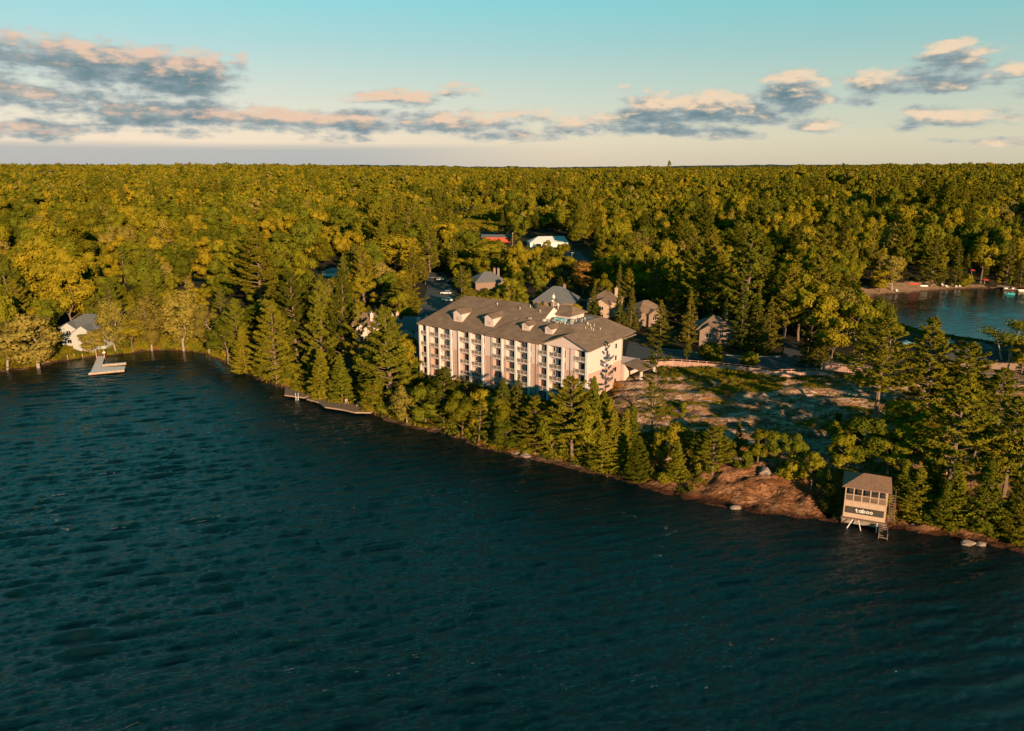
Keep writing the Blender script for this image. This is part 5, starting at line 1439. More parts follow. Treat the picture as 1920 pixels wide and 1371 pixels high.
HERO = [
 # left cove
 ('silver', 72, 578, 690, 'broad silvery tree leaning over the water at the left edge of the cove', 112, 1), ('silver', 14, 590, 694, 'silvery tree cut by the left edge of the photograph at the shore', 70, 0),
 ('broadleaf', 20, 540, 672, 'dark golden tree behind the silvery ones at the far left shore', 60, 2), ('broadleaf', 90, 562, 660, 'small round golden tree left of the cream villa', 48, 3),
 ('silver', 176, 612, 664, 'small silvery tree in front of the cream villa beside the dock', 52, 0), ('silver', 218, 548, 662, 'tall silvery tree right of the cream villa', 62, 2),
 ('silver', 285, 540, 658, 'silvery waterside tree over the cove beach, third from the villa', 66, 1), ('broadleaf', 250, 590, 659, 'lower green tree between two tall silvery trees at the cove beach', 54, 4),
 ('silver', 345, 528, 658, 'big silvery tree at the middle of the cove shore', 84, 2), ('silver', 392, 560, 663, 'greyish leafy tree at the right half of the cove shore', 54, 0),
 ('broadleaf', 428, 584, 684, 'round golden tree leaning out over the dark water right of the cove', 76, 0), ('cedar', 462, 612, 700, 'low green tree on the steep bank where the cove ends', 50, 1),
 # pines of the wooded point
 ('pine', 492, 428, 600, 'huge fan-shaped old pine towering above the forest left of centre', 112, 1), ('pine', 560, 508, 700, 'tall pine with bare trunk on the wooded point, left of three', 92, 0),
 ('pine', 604, 528, 716, 'tall dense pine on the wooded point, middle of three', 80, 2), ('pine', 645, 508, 712, 'tall pine on the wooded point, right of three', 70, 3),
 ('pine', 520, 560, 720, 'dark layered pine hanging low over the water left of the shore deck', 88, 2), ('cedar', 603, 655, 748, 'pointed cedar directly behind the angular shore deck', 46, 0),
 ('cedar', 642, 664, 756, 'dense cedar behind the boardwalk deck', 54, 1), ('sparse', 678, 560, 735, 'slender pine with long bare pale trunk left of the big lakeside pine', 56, 0),
 ('pine', 735, 574, 770, 'big broad pine at the hotel\'s left end, its limbs spread in tiers', 118, 2), ('cedar', 700, 690, 772, 'green cedar at the right end of the boardwalk deck', 56, 1),
 ('silver', 763, 716, 794, 'silvery bush-like tree leaning over the lake below the big pine', 58, 1), ('pine', 452, 560, 690, 'pine leaning over the bank between the cove and the wooded point', 60, 3),
 # hedge of trees below the hotel
 ('pine', 832, 690, 806, 'full round-topped pine before the hotel\'s left third', 86, 2), ('broadleaf', 797, 708, 802, 'leafy tree at the foot of the hotel\'s left corner', 66, 3),
 ('broadleaf', 868, 728, 822, 'lower leafy tree just right of the round-topped pine', 64, 1), ('broadleaf', 905, 726, 822, 'green leafy tree under the hotel roof step', 66, 0),
 ('sparse', 897, 752, 836, 'half-bare grey-limbed tree at the water below the hotel', 50, 0), ('spruce', 936, 708, 832, 'spire-topped spruce before the middle of the hotel', 72, 0),
 ('spruce', 966, 704, 838, 'taller spruce just right of the hotel\'s centre', 60, 1), ('pine', 1004, 742, 852, 'bushy pine below the front gable\'s left edge', 80, 2),
 ('broadleaf', 955, 778, 846, 'low leafy tree overhanging the shore below the middle of the hotel', 70, 3), ('pine', 1072, 712, 868, 'big layered pine before the hotel\'s right corner', 124, 1),
 ('cedar', 1118, 706, 856, 'dark column-like conifer against the hotel end wall', 56, 1), ('broadleaf', 1035, 768, 862, 'bushy leafy tree filling the gap left of the big corner pine', 62, 4),
 ('cedar', 1128, 790, 884, 'bright cedar at the shore right of the big corner pine', 58, 1), ('cedar', 1163, 768, 872, 'narrow cedar behind the shore, right of the bright one', 40, 2),
 ('cedar', 1197, 818, 900, 'rounded cedar standing at the waterline where the rocks begin', 50, 0), ('cedar', 1186, 760, 858, 'tall thin cedar behind the rounded waterline cedar', 36, 2),
 ('sparse', 1226, 636, 776, 'slender sparse pine standing alone by the hotel\'s end wall', 74, 0), ('sparse', 1222, 716, 812, 'second sparse young pine just below the lone slender one', 64, 0),
 ('broadleaf', 1272, 786, 868, 'leafy green tree among the rocks above the bluff', 58, 4), ('pine', 1335, 798, 892, 'short wide pine growing out of the rocky bluff', 80, 3),
 ('broadleaf', 1240, 800, 872, 'small green tree left of the leafy one above the bluff', 40, 3), ('shrub', 1305, 850, 884, 'yellow-green shrub at the foot of the short wide pine', 34, 1),
 ('broadleaf', 1420, 796, 868, 'bright young tree with three tops on the bluff', 44, 3), ('broadleaf', 1462, 806, 876, 'bushy bright tree right of the three-topped one', 56, 4), ('broadleaf', 1490, 812, 890, 'tallest of the bright bushy trees above the bluff', 48, 1),
 ('broadleaf', 1520, 846, 920, 'green shrubby tree beside the small spruce near the boathouse', 48, 0), ('spruce', 1553, 880, 962, 'small pointed spruce just left of the boathouse', 38, 0),
 ('spruce', 1384, 790, 836, 'tiny lone spruce between bluff and bare rock shelf', 22, 2),
 # right of and behind the boathouse
 ('broadleaf', 1612, 762, 884, 'tall leafy tree directly behind the boathouse roof', 92, 3), ('broadleaf', 1660, 800, 900, 'dark leafy tree behind the right side of the boathouse', 74, 1),
 ('broadleaf', 1700, 790, 905, 'fork-trunked tree between boathouse and big shore pine', 70, 0), ('cedar', 1716, 878, 972, 'egg-shaped cedar right of the boathouse', 72, 1),
 ('pine', 1640, 600, 790, 'wide-branched pine standing on the rock shelf at the right', 150, 1), ('pine', 1735, 596, 782, 'tall shaded pine right of the wide-branched one', 104, 2),
 ('pine', 1800, 642, 790, 'broad pine with golden plumes in front of the pool', 130, 1), ('pine', 1775, 700, 930, 'great shore pine with long drooping tiers right of the boathouse', 150, 0),
 ('pine', 1880, 742, 935, 'pine with curved tiers at the right edge of the shore', 110, 3), ('cedar', 1790, 870, 990, 'tall cedar at the shore below the great pine', 66, 1),
 ('cedar', 1836, 860, 1000, 'broad cedar beside the tall one at the right shore', 74, 1), ('cedar', 1900, 890, 1010, 'cedar at the right edge of the photograph by the water', 66, 0),
 ('cedar', 1760, 900, 985, 'shorter cedar squeezed between the egg-shaped and tall cedars', 44, 2), ('broadleaf', 1865, 800, 930, 'leafy tree in shade behind the right shore cedars', 70, 2),
 ('birch', 1884, 596, 692, 'birch with three white stems beside the bay at the right edge', 100, 0), ('broadleaf', 1915, 640, 700, 'golden tree behind the white-stemmed birch at the right edge', 60, 1),
 ('broadleaf', 1600, 545, 660, 'tall golden tree with two pale trunks beside the road end', 74, 1), ('silver', 1575, 530, 640, 'silvery broad tree left of the far beach', 90, 2), ('broadleaf', 1640, 556, 650, 'dark rounded tree at the bay corner below the far beach', 56, 2),
 ('birch', 1666, 592, 672, 'slim pale-stemmed tree left of the pale blue umbrella', 46, 0), ('rust', 1796, 636, 664, 'small dark red tree at the edge of the bay', 34, 0),
 ('broadleaf', 1690, 745, 832, 'leafy tree low between the two big right-hand pines', 78, 4), ('broadleaf', 1822, 762, 880, 'leafy tree behind the great shore pine', 84, 2), ('pine', 1868, 690, 812, 'pine right of the golden-plumed pine', 84, 3),
 ('broadleaf', 1908, 786, 900, 'leafy tree at the right edge above the shore cedars', 74, 5), ('cedar', 1748, 838, 925, 'cedar under the great shore pine', 52, 0), ('cedar', 1690, 862, 945, 'narrow cedar directly right of the boathouse roof', 40, 2), ('broadleaf', 1572, 800, 884, 'bushy leafy tree left of the boathouse roof', 62, 3),
 ('shrub', 1480, 862, 900, 'green bush topping the rocky bluff', 54, 1), ('shrub', 1392, 846, 880, 'olive bush on top of the bluff left of the bright trees', 44, 0), ('broadleaf', 1308, 806, 882, 'small leafy tree left of the short wide pine', 46, 2), ('cedar', 1268, 830, 905, 'small cedar at the left foot of the bluff', 40, 0),
 # around the road
 ('spruce', 1162, 546, 642, 'tall spruce immediately behind the hotel\'s right end', 38, 0), ('spruce', 1182, 540, 620, 'second tall spruce behind the one at the hotel\'s right end', 34, 2),
 ('spruce', 1110, 530, 598, 'golden spruce in front of the brown-roofed house', 26, 2), ('cedar', 1120, 565, 600, 'little golden conifer right of the golden spruce', 20, 0),
 ('spruce', 1238, 562, 648, 'full golden spruce at the roadside, left of a pair', 62, 1), ('spruce', 1290, 546, 646, 'full golden spruce at the roadside, right of a pair', 44, 0),
 ('shrub', 1338, 638, 682, 'large round yellow-green bush at the fence, the bigger of two', 66, 1), ('shrub', 1406, 656, 688, 'smaller round yellow-green bush at the fence', 46, 1),
 ('spruce', 1388, 530, 654, 'tall dark spruce behind the round bushes, leftmost of its row', 62, 1), ('spruce', 1412, 548, 656, 'dark spruce second in the row behind the round bushes', 56, 0), ('spruce', 1440, 556, 652, 'dark spruce third in the row behind the round bushes', 50, 1),
 ('spruce', 1513, 612, 686, 'conifer with two lit trunks standing in the road bend', 52, 1), ('spruce', 1532, 604, 688, 'dark fir just right of the lit-trunk conifer', 46, 0),
 ('spruce', 1356, 560, 640, 'dark spruce overlapping the corner house', 40, 1),
 # behind the hotel
 ('broadleaf', 740, 438, 520, 'big rounded golden tree left of the car park', 108, 2), ('silver', 722, 480, 560, 'greyish gold tree in front of the big rounded golden tree', 48, 0), ('pine', 762, 520, 596, 'dark green pine left of the car park with lit top', 84, 2),
 ('broadleaf', 912, 450, 520, 'broad bright-topped tree above the car park', 98, 0), ('broadleaf', 868, 506, 548, 'round golden tree at the upper edge of the car park', 40, 3),
 ('pine', 880, 540, 600, 'shaded pine directly behind the hotel roof ridge', 70, 2), ('broadleaf', 948, 530, 575, 'round golden-topped tree right of the skylight house', 56, 0), ('broadleaf', 925, 552, 590, 'dark green tree just behind the hotel ridge', 54, 4),
 ('broadleaf', 978, 480, 540, 'upright golden tree, leftmost of a row behind the grey roofed house', 34, 3), ('broadleaf', 1003, 478, 536, 'narrow golden tree, second of a row behind the grey roofed house', 26, 1), ('broadleaf', 1032, 478, 538, 'oval golden tree, third of a row behind the grey roofed house', 38, 0),
 ('rust', 1092, 484, 552, 'autumn-orange tree behind the brown-roofed house', 62, 0), ('spruce', 942, 400, 442, 'dark spruce beside the lawn of the clearing', 24, 2), ('broadleaf', 967, 404, 450, 'bright young tree between red building and tent', 34, 3),
 ('broadleaf', 1190, 495, 560, 'golden rounded tree in shadow right of the brown-roofed house', 60, 1), ('spruce', 1213, 522, 560, 'lit small spruce in the shade, left of two', 26, 0), ('spruce', 1236, 525, 562, 'lit small spruce in the shade, right of two', 26, 1),
 ('broadleaf', 820, 400, 480, 'tall gold tree with pale trunk at the lawn\'s left side', 60, 1), ('broadleaf', 790, 410, 478, 'gold tree left of the pale-trunked one by the lawn', 52, 0),
 # far beach
 ('silver', 1672, 468, 545, 'silvery tree standing on the far beach', 54, 0), ('broadleaf', 1650, 500, 548, 'golden tree at the left end of the far beach', 40, 3), ('sparse', 1633, 420, 530, 'bare-trunked dead pine behind the far beach', 30, 0),
 ('pine', 1745, 440, 538, 'pine behind the canoe on the far beach', 52, 2), ('spruce', 1790, 450, 538, 'spruce behind the red umbrella on the far beach', 34, 1), ('broadleaf', 1838, 440, 532, 'tall golden tree right of the far beach', 54, 1),
 ('spruce', 1885, 440, 530, 'spruce with bare lower trunk near the boat dock', 36, 0), ('spruce', 1912, 470, 536, 'spruce at the right edge above the boat dock', 36, 1), ('shrub', 1810, 512, 538, 'shrubby green clump right of the far beach', 30, 1),
]
for hkind, hx, yt, yb, lab, wpx, var in HERO:
    hero(hkind, hx, yt, yb, lab, wpx, var)
N_HERO = len(ALL_TREES)

# ------------------------------------------------------------------ woodland: where trees may not stand
HFOOT = []
def loc_h(u, v): return (-25.7 + .8 * u + .6 * v, 215.8 - .6 * u + .8 * v)
NO = [[loc_h(-3, -3), loc_h(63, -3), loc_h(63, 29), loc_h(-3, 29)], ROAD, LOT, LOT2, LANE, LAWN, HOUSE_LAWN]
for o in list(COL.objects):
    if o.type == 'EMPTY' and o.get('category') in ('house', 'building', 'tent') and o.name.split('.')[0] not in ('hotel',):
        x, y = o.location.x, o.location.y; a = o.rotation_euler.z
        big = (26, 14) if 'tent' in o.name or 'barn' in o.name else (16, 12)
        cs, sn = math.cos(a), math.sin(a)
        NO.append([(x + cs * p - sn * q, y + sn * p + cs * q) for p, q in ((-2, -6), (big[0] + 1, -6), (big[0] + 1, big[1] + 1), (-2, big[1] + 1))])
# sight lines to things the photograph shows: (x0, y0, x1, y1 in the photograph, distance of the thing)
SIGHT = [(796, 512, 846, 592, 345), (990, 432, 1062, 452, 560), (900, 428, 958, 444, 590), (878, 406, 936, 430, 640), (1006, 376, 1032, 383, 1200), (595, 496, 622, 514, 430), (985, 452, 1010, 462, 520), (1085, 462, 1104, 480, 500),
         (997, 528, 1078, 562, 300), (1098, 536, 1158, 600, 290), (1303, 578, 1366, 640, 245), (1206, 562, 1238, 590, 270), (660, 566, 792, 604, 262), (112, 580, 196, 640, 250), (895, 505, 936, 530, 330),
         (1650, 536, 1920, 640, 400), (1624, 530, 1815, 552, 400), (1180, 646, 1470, 690, 212), (1410, 670, 1560, 694, 205), (1760, 640, 1840, 690, 215), (786, 556, 1206, 760, 225)]
def blocked(x, y, z, h, r):
    pxa, ytop = proj(x, y, z + h); pxb, ybot = proj(x, y, z + .25 * h)
    dep = y * CP; w_ = r * FPX / dep * .8
    for (a, b, c, d, dist) in SIGHT:
        if y < dist and pxa + w_ > a and pxa - w_ < c and ytop < d and ybot > b: return True
    return False
hero_xy = np.array([(p[0], p[1]) for p in PLACED]); hero_r = np.array([p[2] for p in PLACED])

def candidates(y0, y1, sp, seed, x_k=.80, xpad=30):
    rs = np.random.RandomState(seed)
    W_ = y1 * x_k + xpad
    gx_, gy_ = np.meshgrid(np.arange(-W_, W_, sp), np.arange(y0, y1, sp * .9))
    gx_ = gx_ + (np.arange(gx_.shape[0])[:, None] % 2) * sp * .5
    x = gx_.ravel() + rs.uniform(-.36, .36, gx_.size) * sp; y = gy_.ravel() + rs.uniform(-.36, .36, gx_.size) * sp
    k = np.abs(x) < y * x_k + xpad
    return x[k], y[k]

def allowed(x, y, near=True):
    d = shore_d(x, y)
    ok = d > 1.5
    ok &= ~((point_mask(x, y) > .02) & (x < 150))
    for P in NO: ok &= ~(inside(P, x, y) & ((P is not LAWN) | (vnoise(x / 3.1, y / 3.1, 5) < .82) | (y < 640)))
    ok &= ~((segdist(FAR_BEACH, x, y, False) < 14) & (y < 420))
    return ok, d
FAR_BEACH = [at(a, b) for a, b in ((1610, 558), (1640, 556), (1700, 551), (1760, 545), (1812, 542))]

def species(x, y, d):
    """mix of kinds by place: pines at the shores, mixed wood inland, hardwoods far off at the left"""
    n = vnoise(np.array([x / 60.0]), np.array([y / 60.0]), 77)[0]
    px = x / y
    con = .10 + .12 * (px > .0) + .24 * (n > .66) - .06 * (px < -.2) * (y > 300) + .26 * (y < 265)
    r = rnd.random()
    if r < con: return 'pine' if rnd.random() < .62 else 'spruce'
    return 'silver' if rnd.random() < .09 else 'broadleaf'

mid = []
x, y = candidates(100, 640, 7.4, 5)
ok, dd_ = allowed(x, y)
x, y, dd_ = x[ok], y[ok], dd_[ok]
x2, y2 = candidates(150, 216, 3.0, 6)
k2 = (x2 > -38) & (x2 < 25) & (y2 < 212 - .75 * (x2 + 26)); x2, y2 = x2[k2], y2[k2]; ok2, d2 = allowed(x2, y2)
x = np.concatenate([x, x2[ok2]]); y = np.concatenate([y, y2[ok2]]); dd_ = np.concatenate([dd_, d2[ok2]])
z = height(x, y, False)
gap_ = np.clip((fbm(x / 21, y / 16, 2, 92) - .5) * 1.8 + .5, 0, 1)
var_ = np.clip((fbm(x / 26, y / 24, 2, 50) - .5) * 2.4 + .5, 0, 1)
for i in range(len(x)):
    X_, Y_, Z_ = float(x[i]), float(y[i]), float(z[i])
    k = species(X_, Y_, dd_[i])
    base_h = {'pine': 20, 'spruce': 15, 'broadleaf': 15.5, 'silver': 15}[k]
    h = base_h * rnd.uniform(.62, 1.22) * (.50 + .92 * var_[i])
    if dd_[i] < 6: h *= .6
    under = False
    if -40 < X_ < 26 and Y_ < 213 - .75 * (X_ + 26):      # growth right below the hotel keeps under its windows
        bx, _by = proj(X_, Y_, Z_)
        if bx > 775:
            h = max(2.5, min(13, top_h(X_, Y_, Z_, float(np.interp(bx, [780, 830, 870, 905, 935, 970, 1010, 1060, 1110, 1160], [705, 690, 728, 735, 712, 708, 748, 722, 712, 745])) + rnd.uniform(6, 40))))
            under = True
            k = 'cedar' if rnd.random() < .35 else ('pine' if rnd.random() < .45 else 'broadleaf')
    pr = 4.2 * h / 15
    if not under and dd_[i] > 30 and gap_[i] < .40:
        h *= .5                                             # pockets of lower growth in the wood
        if rnd.random() < .3: continue
    near_h = np.hypot(hero_xy[:, 0] - X_, hero_xy[:, 1] - Y_) < (hero_r * (.3 if under else .75) + pr * (.15 if under else .45))
    if near_h.any(): continue
    if not under and blocked(X_, Y_, Z_, h, pr):
        h2 = h * .45
        if h2 < 5 or blocked(X_, Y_, Z_, h2, pr * .5): continue
        h = h2
    mid.append((math.hypot(X_, Y_), k, X_, Y_, Z_, h))
mid.sort()
cnt = {}
rest = []
LIMIT = {'cedar': 100, 'broadleaf': 250, 'silver': 60, 'pine': 200, 'spruce': 190}
for (dist, k, X_, Y_, Z_, h) in mid:
    a = abs(X_ / Y_)
    if a < .68 and cnt.get(k, 0) < LIMIT[k]:
        cnt[k] = cnt.get(k, 0) + 1
        plant(k, X_, Y_, Z_, h, rnd.uniform(.85, 1.15) if k in ('broadleaf', 'silver') else rnd.uniform(1.0, 1.35))
    else:
        rest.append((k, X_, Y_, Z_, h))

# shrubs on the point and along the shore
sh = random.Random(21)
shr = []
for i in range(5200):
    X_ = sh.uniform(-150, 125); Y_ = sh.uniform(100, 260)
    shr.append((X_, Y_))
shr = np.array(shr); sdd = shore_d(shr[:, 0], shr[:, 1]); spm = point_mask(shr[:, 0], shr[:, 1]); szz = height(shr[:, 0], shr[:, 1])
nzz = fbm(shr[:, 0] / 9, shr[:, 1] / 9, 2, 88)
ns = 0
for (X_, Y_), d_, p_, z_, nn in zip(shr, sdd, spm, szz, nzz):
    if d_ < 1.2 or ns > 190: continue
    if p_ > .3:
        if nn < .54 and not (d_ < 12 and nn > .42): continue
        if inside([at(1290, 800, 6), at(1560, 800, 6), at(1560, 740, 6), at(1290, 700, 6)], X_, Y_) and nn < .6: continue
    elif not (1.2 < d_ < 6): continue
    if any(inside(P, X_, Y_) for P in NO + [BLUFF] + [[at(a_, c_, 5.5) for a_, c_ in q_] for q_ in SHELVES]): continue
    h = sh.uniform(1.0, 2.4) if p_ > .3 else sh.uniform(1.8, 4.2)
    if blocked(X_, Y_, z_, h, 1): continue
    plant('shrub', float(X_), float(Y_), float(z_), h, sh.uniform(.8, 1.2), sh.randrange(2)); ns += 1

# ------------------------------------------------------------------ labels of the woodland trees
MARKS = [((114, 600), 'the cream villa'), ((225, 680), 'the floating dock'), ((360, 600), 'the cove beach'), ((470, 640), 'the wooded bank of the cove'), ((560, 610), 'the three tall pines'), ((600, 500), 'the inland lane'), ((620, 740), 'the shore decks'),
         ((720, 590), 'the row houses'), ((740, 470), 'the big rounded golden tree'), ((820, 550), 'the shaded car park'), ((860, 790), "the hotel's left half"), ((1010, 830), "the hotel's right half"), ((915, 520), 'the skylight house'), ((925, 430), 'the red building'),
         ((1030, 440), 'the white tent'), ((1040, 540), 'the grey roofed house'), ((1130, 560), 'the brown-roofed house'), ((1225, 590), 'the shaded house'), ((1335, 600), 'the corner house'), ((1200, 860), 'the waterline cedars'), ((1300, 740), 'the fenced rock slope'),
         ((1420, 860), 'the rocky bluff'), ((1480, 640), 'the road bend'), ((1500, 760), 'the bare rock shelf'), ((1610, 900), 'the boathouse'), ((1740, 940), 'the cedars right of the boathouse'), ((1860, 960), 'the right-hand shore'), ((1700, 730), 'the wide-branched pine'),
         ((1800, 670), 'the swimming pool'), ((1890, 660), 'the white-stemmed birch'), ((1590, 590), "the bay's left corner"), ((1680, 500), 'the far beach'), ((1830, 480), 'the far boat dock'), ((1450, 480), 'the deep wood left of the bay'), ((1300, 460), 'the deep wood right of the tent'),
         ((300, 480), 'the forest above the cove'), ((130, 480), 'the forest above the villa'), ((480, 470), 'the huge fan-shaped pine'), ((1250, 540), 'the small lit spruces')]
TONE = {'broadleaf': ['broad-domed', 'upright', 'wide spreading', 'narrow oval', 'many-lobed', 'rounded'], 'silver': ['silvery rounded', 'silvery wide', 'silvery many-lobed'], 'pine': ['layered', 'open-limbed', 'dense', 'upswept'], 'spruce': ['full', 'ragged', 'slim'], 'shrub': ['yellow-green', 'olive'], 'cedar': ['dense', 'wide', 'slim']}
WORD = {'broadleaf': 'leafy tree', 'silver': 'leafy tree', 'pine': 'pine', 'spruce': 'spruce', 'shrub': 'bush', 'cedar': 'cedar'}
sets = {}
for rec in ALL_TREES:
    t, kind, x, y, z, h, vi, lab, ws = rec
    if lab: t['label'] = lab; continue
    px_, py_ = proj(x, y, z)
    mk = min(MARKS, key=lambda m: (m[0][0] - px_) ** 2 + ((m[0][1] - py_) * 1.6) ** 2)
    size = 'tall' if h > {'broadleaf': 16.5, 'silver': 16, 'pine': 21, 'spruce': 16, 'shrub': 1.7, 'cedar': 11}[kind] else ('small' if h < {'broadleaf': 12, 'silver': 12, 'pine': 15, 'spruce': 11, 'shrub': 1.4, 'cedar': 7}[kind] else 'middling')
    pos_ = 'behind' if py_ < mk[0][1] - 14 else ('in front of' if py_ > mk[0][1] + 14 else ('left of' if px_ < mk[0][0] else 'right of'))
    if 'hotel' in mk[1]: pos_ = 'on the slope below'
    key = '%s %s %s %s %s' % (size, TONE[kind][vi], WORD[kind], pos_, mk[1])
    sets.setdefault(key, []).append((px_, t))
ORD = ['leftmost'] + [w_ + ' from left' for w_ in ('second', 'third', 'fourth', 'fifth', 'sixth', 'seventh', 'eighth', 'ninth', 'tenth', 'eleventh', 'twelfth', 'thirteenth', 'fourteenth', 'fifteenth')]
for key, L in sets.items():
    L.sort(key=lambda q: q[0])
    if len(L) == 1: L[0][1]['label'] = key
    elif len(L) <= 16:
        for i, (_, t) in enumerate(L):
            o_ = 'rightmost' if i == len(L) - 1 else ORD[i]
            t['label'] = key + ', ' + o_
            t['group'] = key + ' set'
    else:
        for _, t in L: t['label'] = key; t['group'] = key + ' set'
for rec in ALL_TREES:
    t = rec[0]
    if 'group' not in t:
        t['group'] = {'shrub': 'shrubs of the shore and rocks', 'pine': 'pines of the shore and wood', 'sparse': 'pines of the shore and wood', 'cedar': 'cedars along the shore', 'spruce': 'spruces of the wood'}.get(rec[1], 'leafy trees of the wood')

# ------------------------------------------------------------------ the far forest: one mass
def instancer(name, pts, rots, scls, idxs, protos, kind='stuff'):
    me_ = bpy.data.meshes.new(name)
    me_.vertices.add(len(pts)); me_.vertices.foreach_set('co', np.asarray(pts, np.float32).ravel())
    for nme, arr, typ in (('rotz', rots, 'FLOAT'), ('size', scls, 'FLOAT'), ('pick', idxs, 'INT'), ('stretch', RS.uniform(.85, 1.15, len(pts)), 'FLOAT')):
        a = me_.attributes.new(nme, typ, 'POINT'); a.data.foreach_set('value', np.asarray(arr, np.float32 if typ == 'FLOAT' else np.int32))
    o = bpy.data.objects.new(name, me_); link(o); o['kind'] = kind
    coll = bpy.data.collections.new(name + '_sources')
    for i, pm_ in enumerate(protos):
        q = bpy.data.objects.new('source_%02d' % i, pm_); coll.objects.link(q)
    ng = bpy.data.node_groups.new(name + '_nodes', 'GeometryNodeTree')
    ng.interface.new_socket('Geometry', in_out='INPUT', socket_type='NodeSocketGeometry')
    ng.interface.new_socket('Geometry', in_out='OUTPUT', socket_type='NodeSocketGeometry')
    n = ng.nodes; l = ng.links
    gi_ = n.new('NodeGroupInput'); go_ = n.new('NodeGroupOutput')
    m2p = n.new('GeometryNodeMeshToPoints'); l.new(gi_.outputs[0], m2p.inputs[0])
    iop = n.new('GeometryNodeInstanceOnPoints'); l.new(m2p.outputs[0], iop.inputs['Points'])
    ci = n.new('GeometryNodeCollectionInfo'); ci.inputs[0].default_value = coll; ci.inputs['Separate Children'].default_value = True; ci.inputs['Reset Children'].default_value = True
    l.new(ci.outputs[0], iop.inputs['Instance']); iop.inputs['Pick Instance'].default_value = True
    def attr(nm, ty):
        a = n.new('GeometryNodeInputNamedAttribute'); a.data_type = ty; a.inputs['Name'].default_value = nm; return a.outputs['Attribute']
    l.new(attr('pick', 'INT'), iop.inputs['Instance Index'])
    cx = n.new('ShaderNodeCombineXYZ'); l.new(attr('rotz', 'FLOAT'), cx.inputs[2]); l.new(cx.outputs[0], iop.inputs['Rotation'])
    sx = n.new('ShaderNodeCombineXYZ'); sz_ = attr('size', 'FLOAT'); st_ = attr('stretch', 'FLOAT')
    mm = n.new('ShaderNodeMath'); mm.operation = 'MULTIPLY'; l.new(sz_, mm.inputs[0]); l.new(st_, mm.inputs[1])
    l.new(sz_, sx.inputs[0]); l.new(sz_, sx.inputs[1]); l.new(mm.outputs[0], sx.inputs[2]); l.new(sx.outputs[0], iop.inputs['Scale'])
    l.new(iop.outputs[0], go_.inputs[0])
    md = o.modifiers.new('scatter', 'NODES'); md.node_group = ng
    return o
P_, R_a, S_a, I_a = [], [], [], []
protos = []
key_idx = {}
for k in ('broadleaf', 'silver', 'pine', 'spruce', 'cedar'):
    for vi, (cm, tm, ph, pr) in enumerate(PROTO[k]):
        key_idx[(k, vi)] = len(protos); protos.append(cm)
far0 = len(protos)
protos += [f[1] for f in FAR]
for (k, X_, Y_, Z_, h) in rest:
    vi = rnd.randrange(len(PROTO[k]))
    P_.append((X_, Y_, Z_)); S_a.append(h / PROTO[k][vi][2] * rnd.uniform(1, 1.15)); I_a.append(key_idx[(k, vi)]); R_a.append(rnd.uniform(0, 6.28))
for (y0, y1, sp_, sc) in ((640, 1100, 7.8, 1.0), (1100, 1900, 9.6, 1.15), (1900, 3000, 12.5, 1.45), (3000, 5600, 20.0, 2.1)):
    x, y = candidates(y0, y1, sp_, int(y0), .82)
    ok, d_ = allowed(x, y); x, y = x[ok], y[ok]
    g_ = fbm(x / (22 if y0 < 1000 else 34), y / (17 if y0 < 1000 else 30), 2, 92)
    z = height(x, y, False)
    v1 = np.clip((fbm(x / (30 if y0 < 1000 else 46), y / (28 if y0 < 1000 else 44), 2, 50) - .5) * 2.5 + .5, 0, 1); v2 = fbm(x / 130, y / 130, 2, 61)
    rs = np.random.RandomState(int(y1))
    con = (v2 + rs.uniform(-.25, .25, len(x)) + .16 * (x / y)) > .72 + .08 * (y > 1500)
    if y0 >= 1100: con &= False
    isbr = ~con
    pick = np.where(isbr, rs.randint(0, 4, len(x)), rs.randint(5, 7, len(x)))
    pick = np.where(isbr & (rs.uniform(size=len(x)) < .05), 4, pick)
    s = sc * rs.uniform(.70, 1.25, len(x)) * ((.50 + .90 * v1) if y0 < 1900 else (.85 + .25 * v1))
    s = np.where(g_ < .435, s * .48, s)
    zoff = -14 * (sc - 1) - (5 if y0 >= 1900 else 0)
    for i in range(len(x)):
        if y[i] < 900 and blocked(float(x[i]), float(y[i]), float(z[i]), 15 * s[i], 4 * s[i]): continue
        P_.append((x[i], y[i], z[i] + zoff)); S_a.append(s[i]); I_a.append(far0 + pick[i]); R_a.append(rs.uniform(0, 6.28))
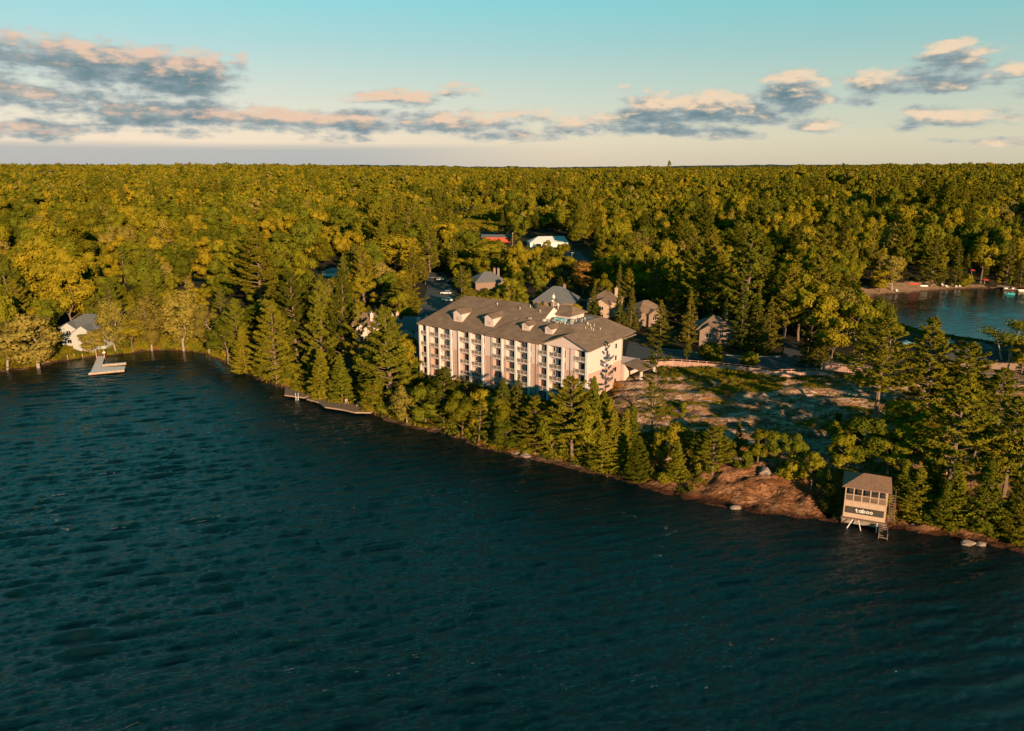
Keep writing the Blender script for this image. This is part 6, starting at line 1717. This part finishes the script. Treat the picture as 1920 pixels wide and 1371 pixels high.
print('forest instances', len(P_), 'individual', len(ALL_TREES), 'objects', len(COL.objects))
instancer('forest', P_, R_a, S_a, I_a, protos)

# low growth: tufts, ferns and scrub on the forest edge and between the rocks
RS.seed(900)
tuft = []
for i in range(4):
    n_ = 46; C_ = np.concatenate([RS.normal(size=(n_, 2)) * .38, RS.uniform(.05, .42, (n_, 1))], 1)
    tuft.append(cards('tuft', C_, np.concatenate([RS.normal(size=(n_, 2)), RS.uniform(.2, .9, (n_, 1))], 1), RS.uniform(.2, .42, n_), M['leaf'] if i < 3 else M['leaf_rust'], .5, np.concatenate([RS.normal(size=(n_, 2)) * .5, np.ones((n_, 1))], 1)))
n_ = 90000
x = RS.uniform(-175, 175, n_); y = RS.uniform(98, 300, n_)
on_shelf = np.zeros(n_, bool)
for q_ in SHELVES: on_shelf |= inside([at(a_, c_, 5.5) for a_, c_ in q_], x + RS.normal(size=n_) * .8, y + RS.normal(size=n_) * .8)
on_shelf &= RS.uniform(size=n_) < .90
d_ = shore_d(x, y); pmk = point_mask(x, y); nn = fbm(x / 7, y / 3.5, 3, 17)
in_g = inside([at(a_, c_, 6) for a_, c_ in ((1235, 700), (1330, 697), (1460, 712), (1450, 742), (1340, 742), (1235, 716))], x, y)
ok = (d_ > 1.0) & (in_g | np.where(pmk > .1, (nn > .45) & ~on_shelf, (d_ < 14)) & ~inside(BLUFF, x, y))
for P in NO[:6]: ok &= ~inside(P, x, y)
x, y = x[ok], y[ok]
lx_ = RS.uniform(-80, 60, 9000); ly_ = RS.uniform(480, 1250, 9000); kk = inside(LAWN, lx_, ly_)
sz_u = np.concatenate([RS.uniform(.5, 1.3, len(x)) * np.where(point_mask(x, y) > .1, 1.0, 1.7), RS.uniform(3, 6, kk.sum())])
x = np.concatenate([x, lx_[kk]]); y = np.concatenate([y, ly_[kk]]); z = height(x, y)
instancer('undergrowth', np.stack([x, y, z - .05], 1), RS.uniform(0, 6.28, len(x)), sz_u, RS.choice([0, 1, 2, 3], len(x), p=[.33, .32, .2, .15]), tuft)
print('undergrowth', len(x))
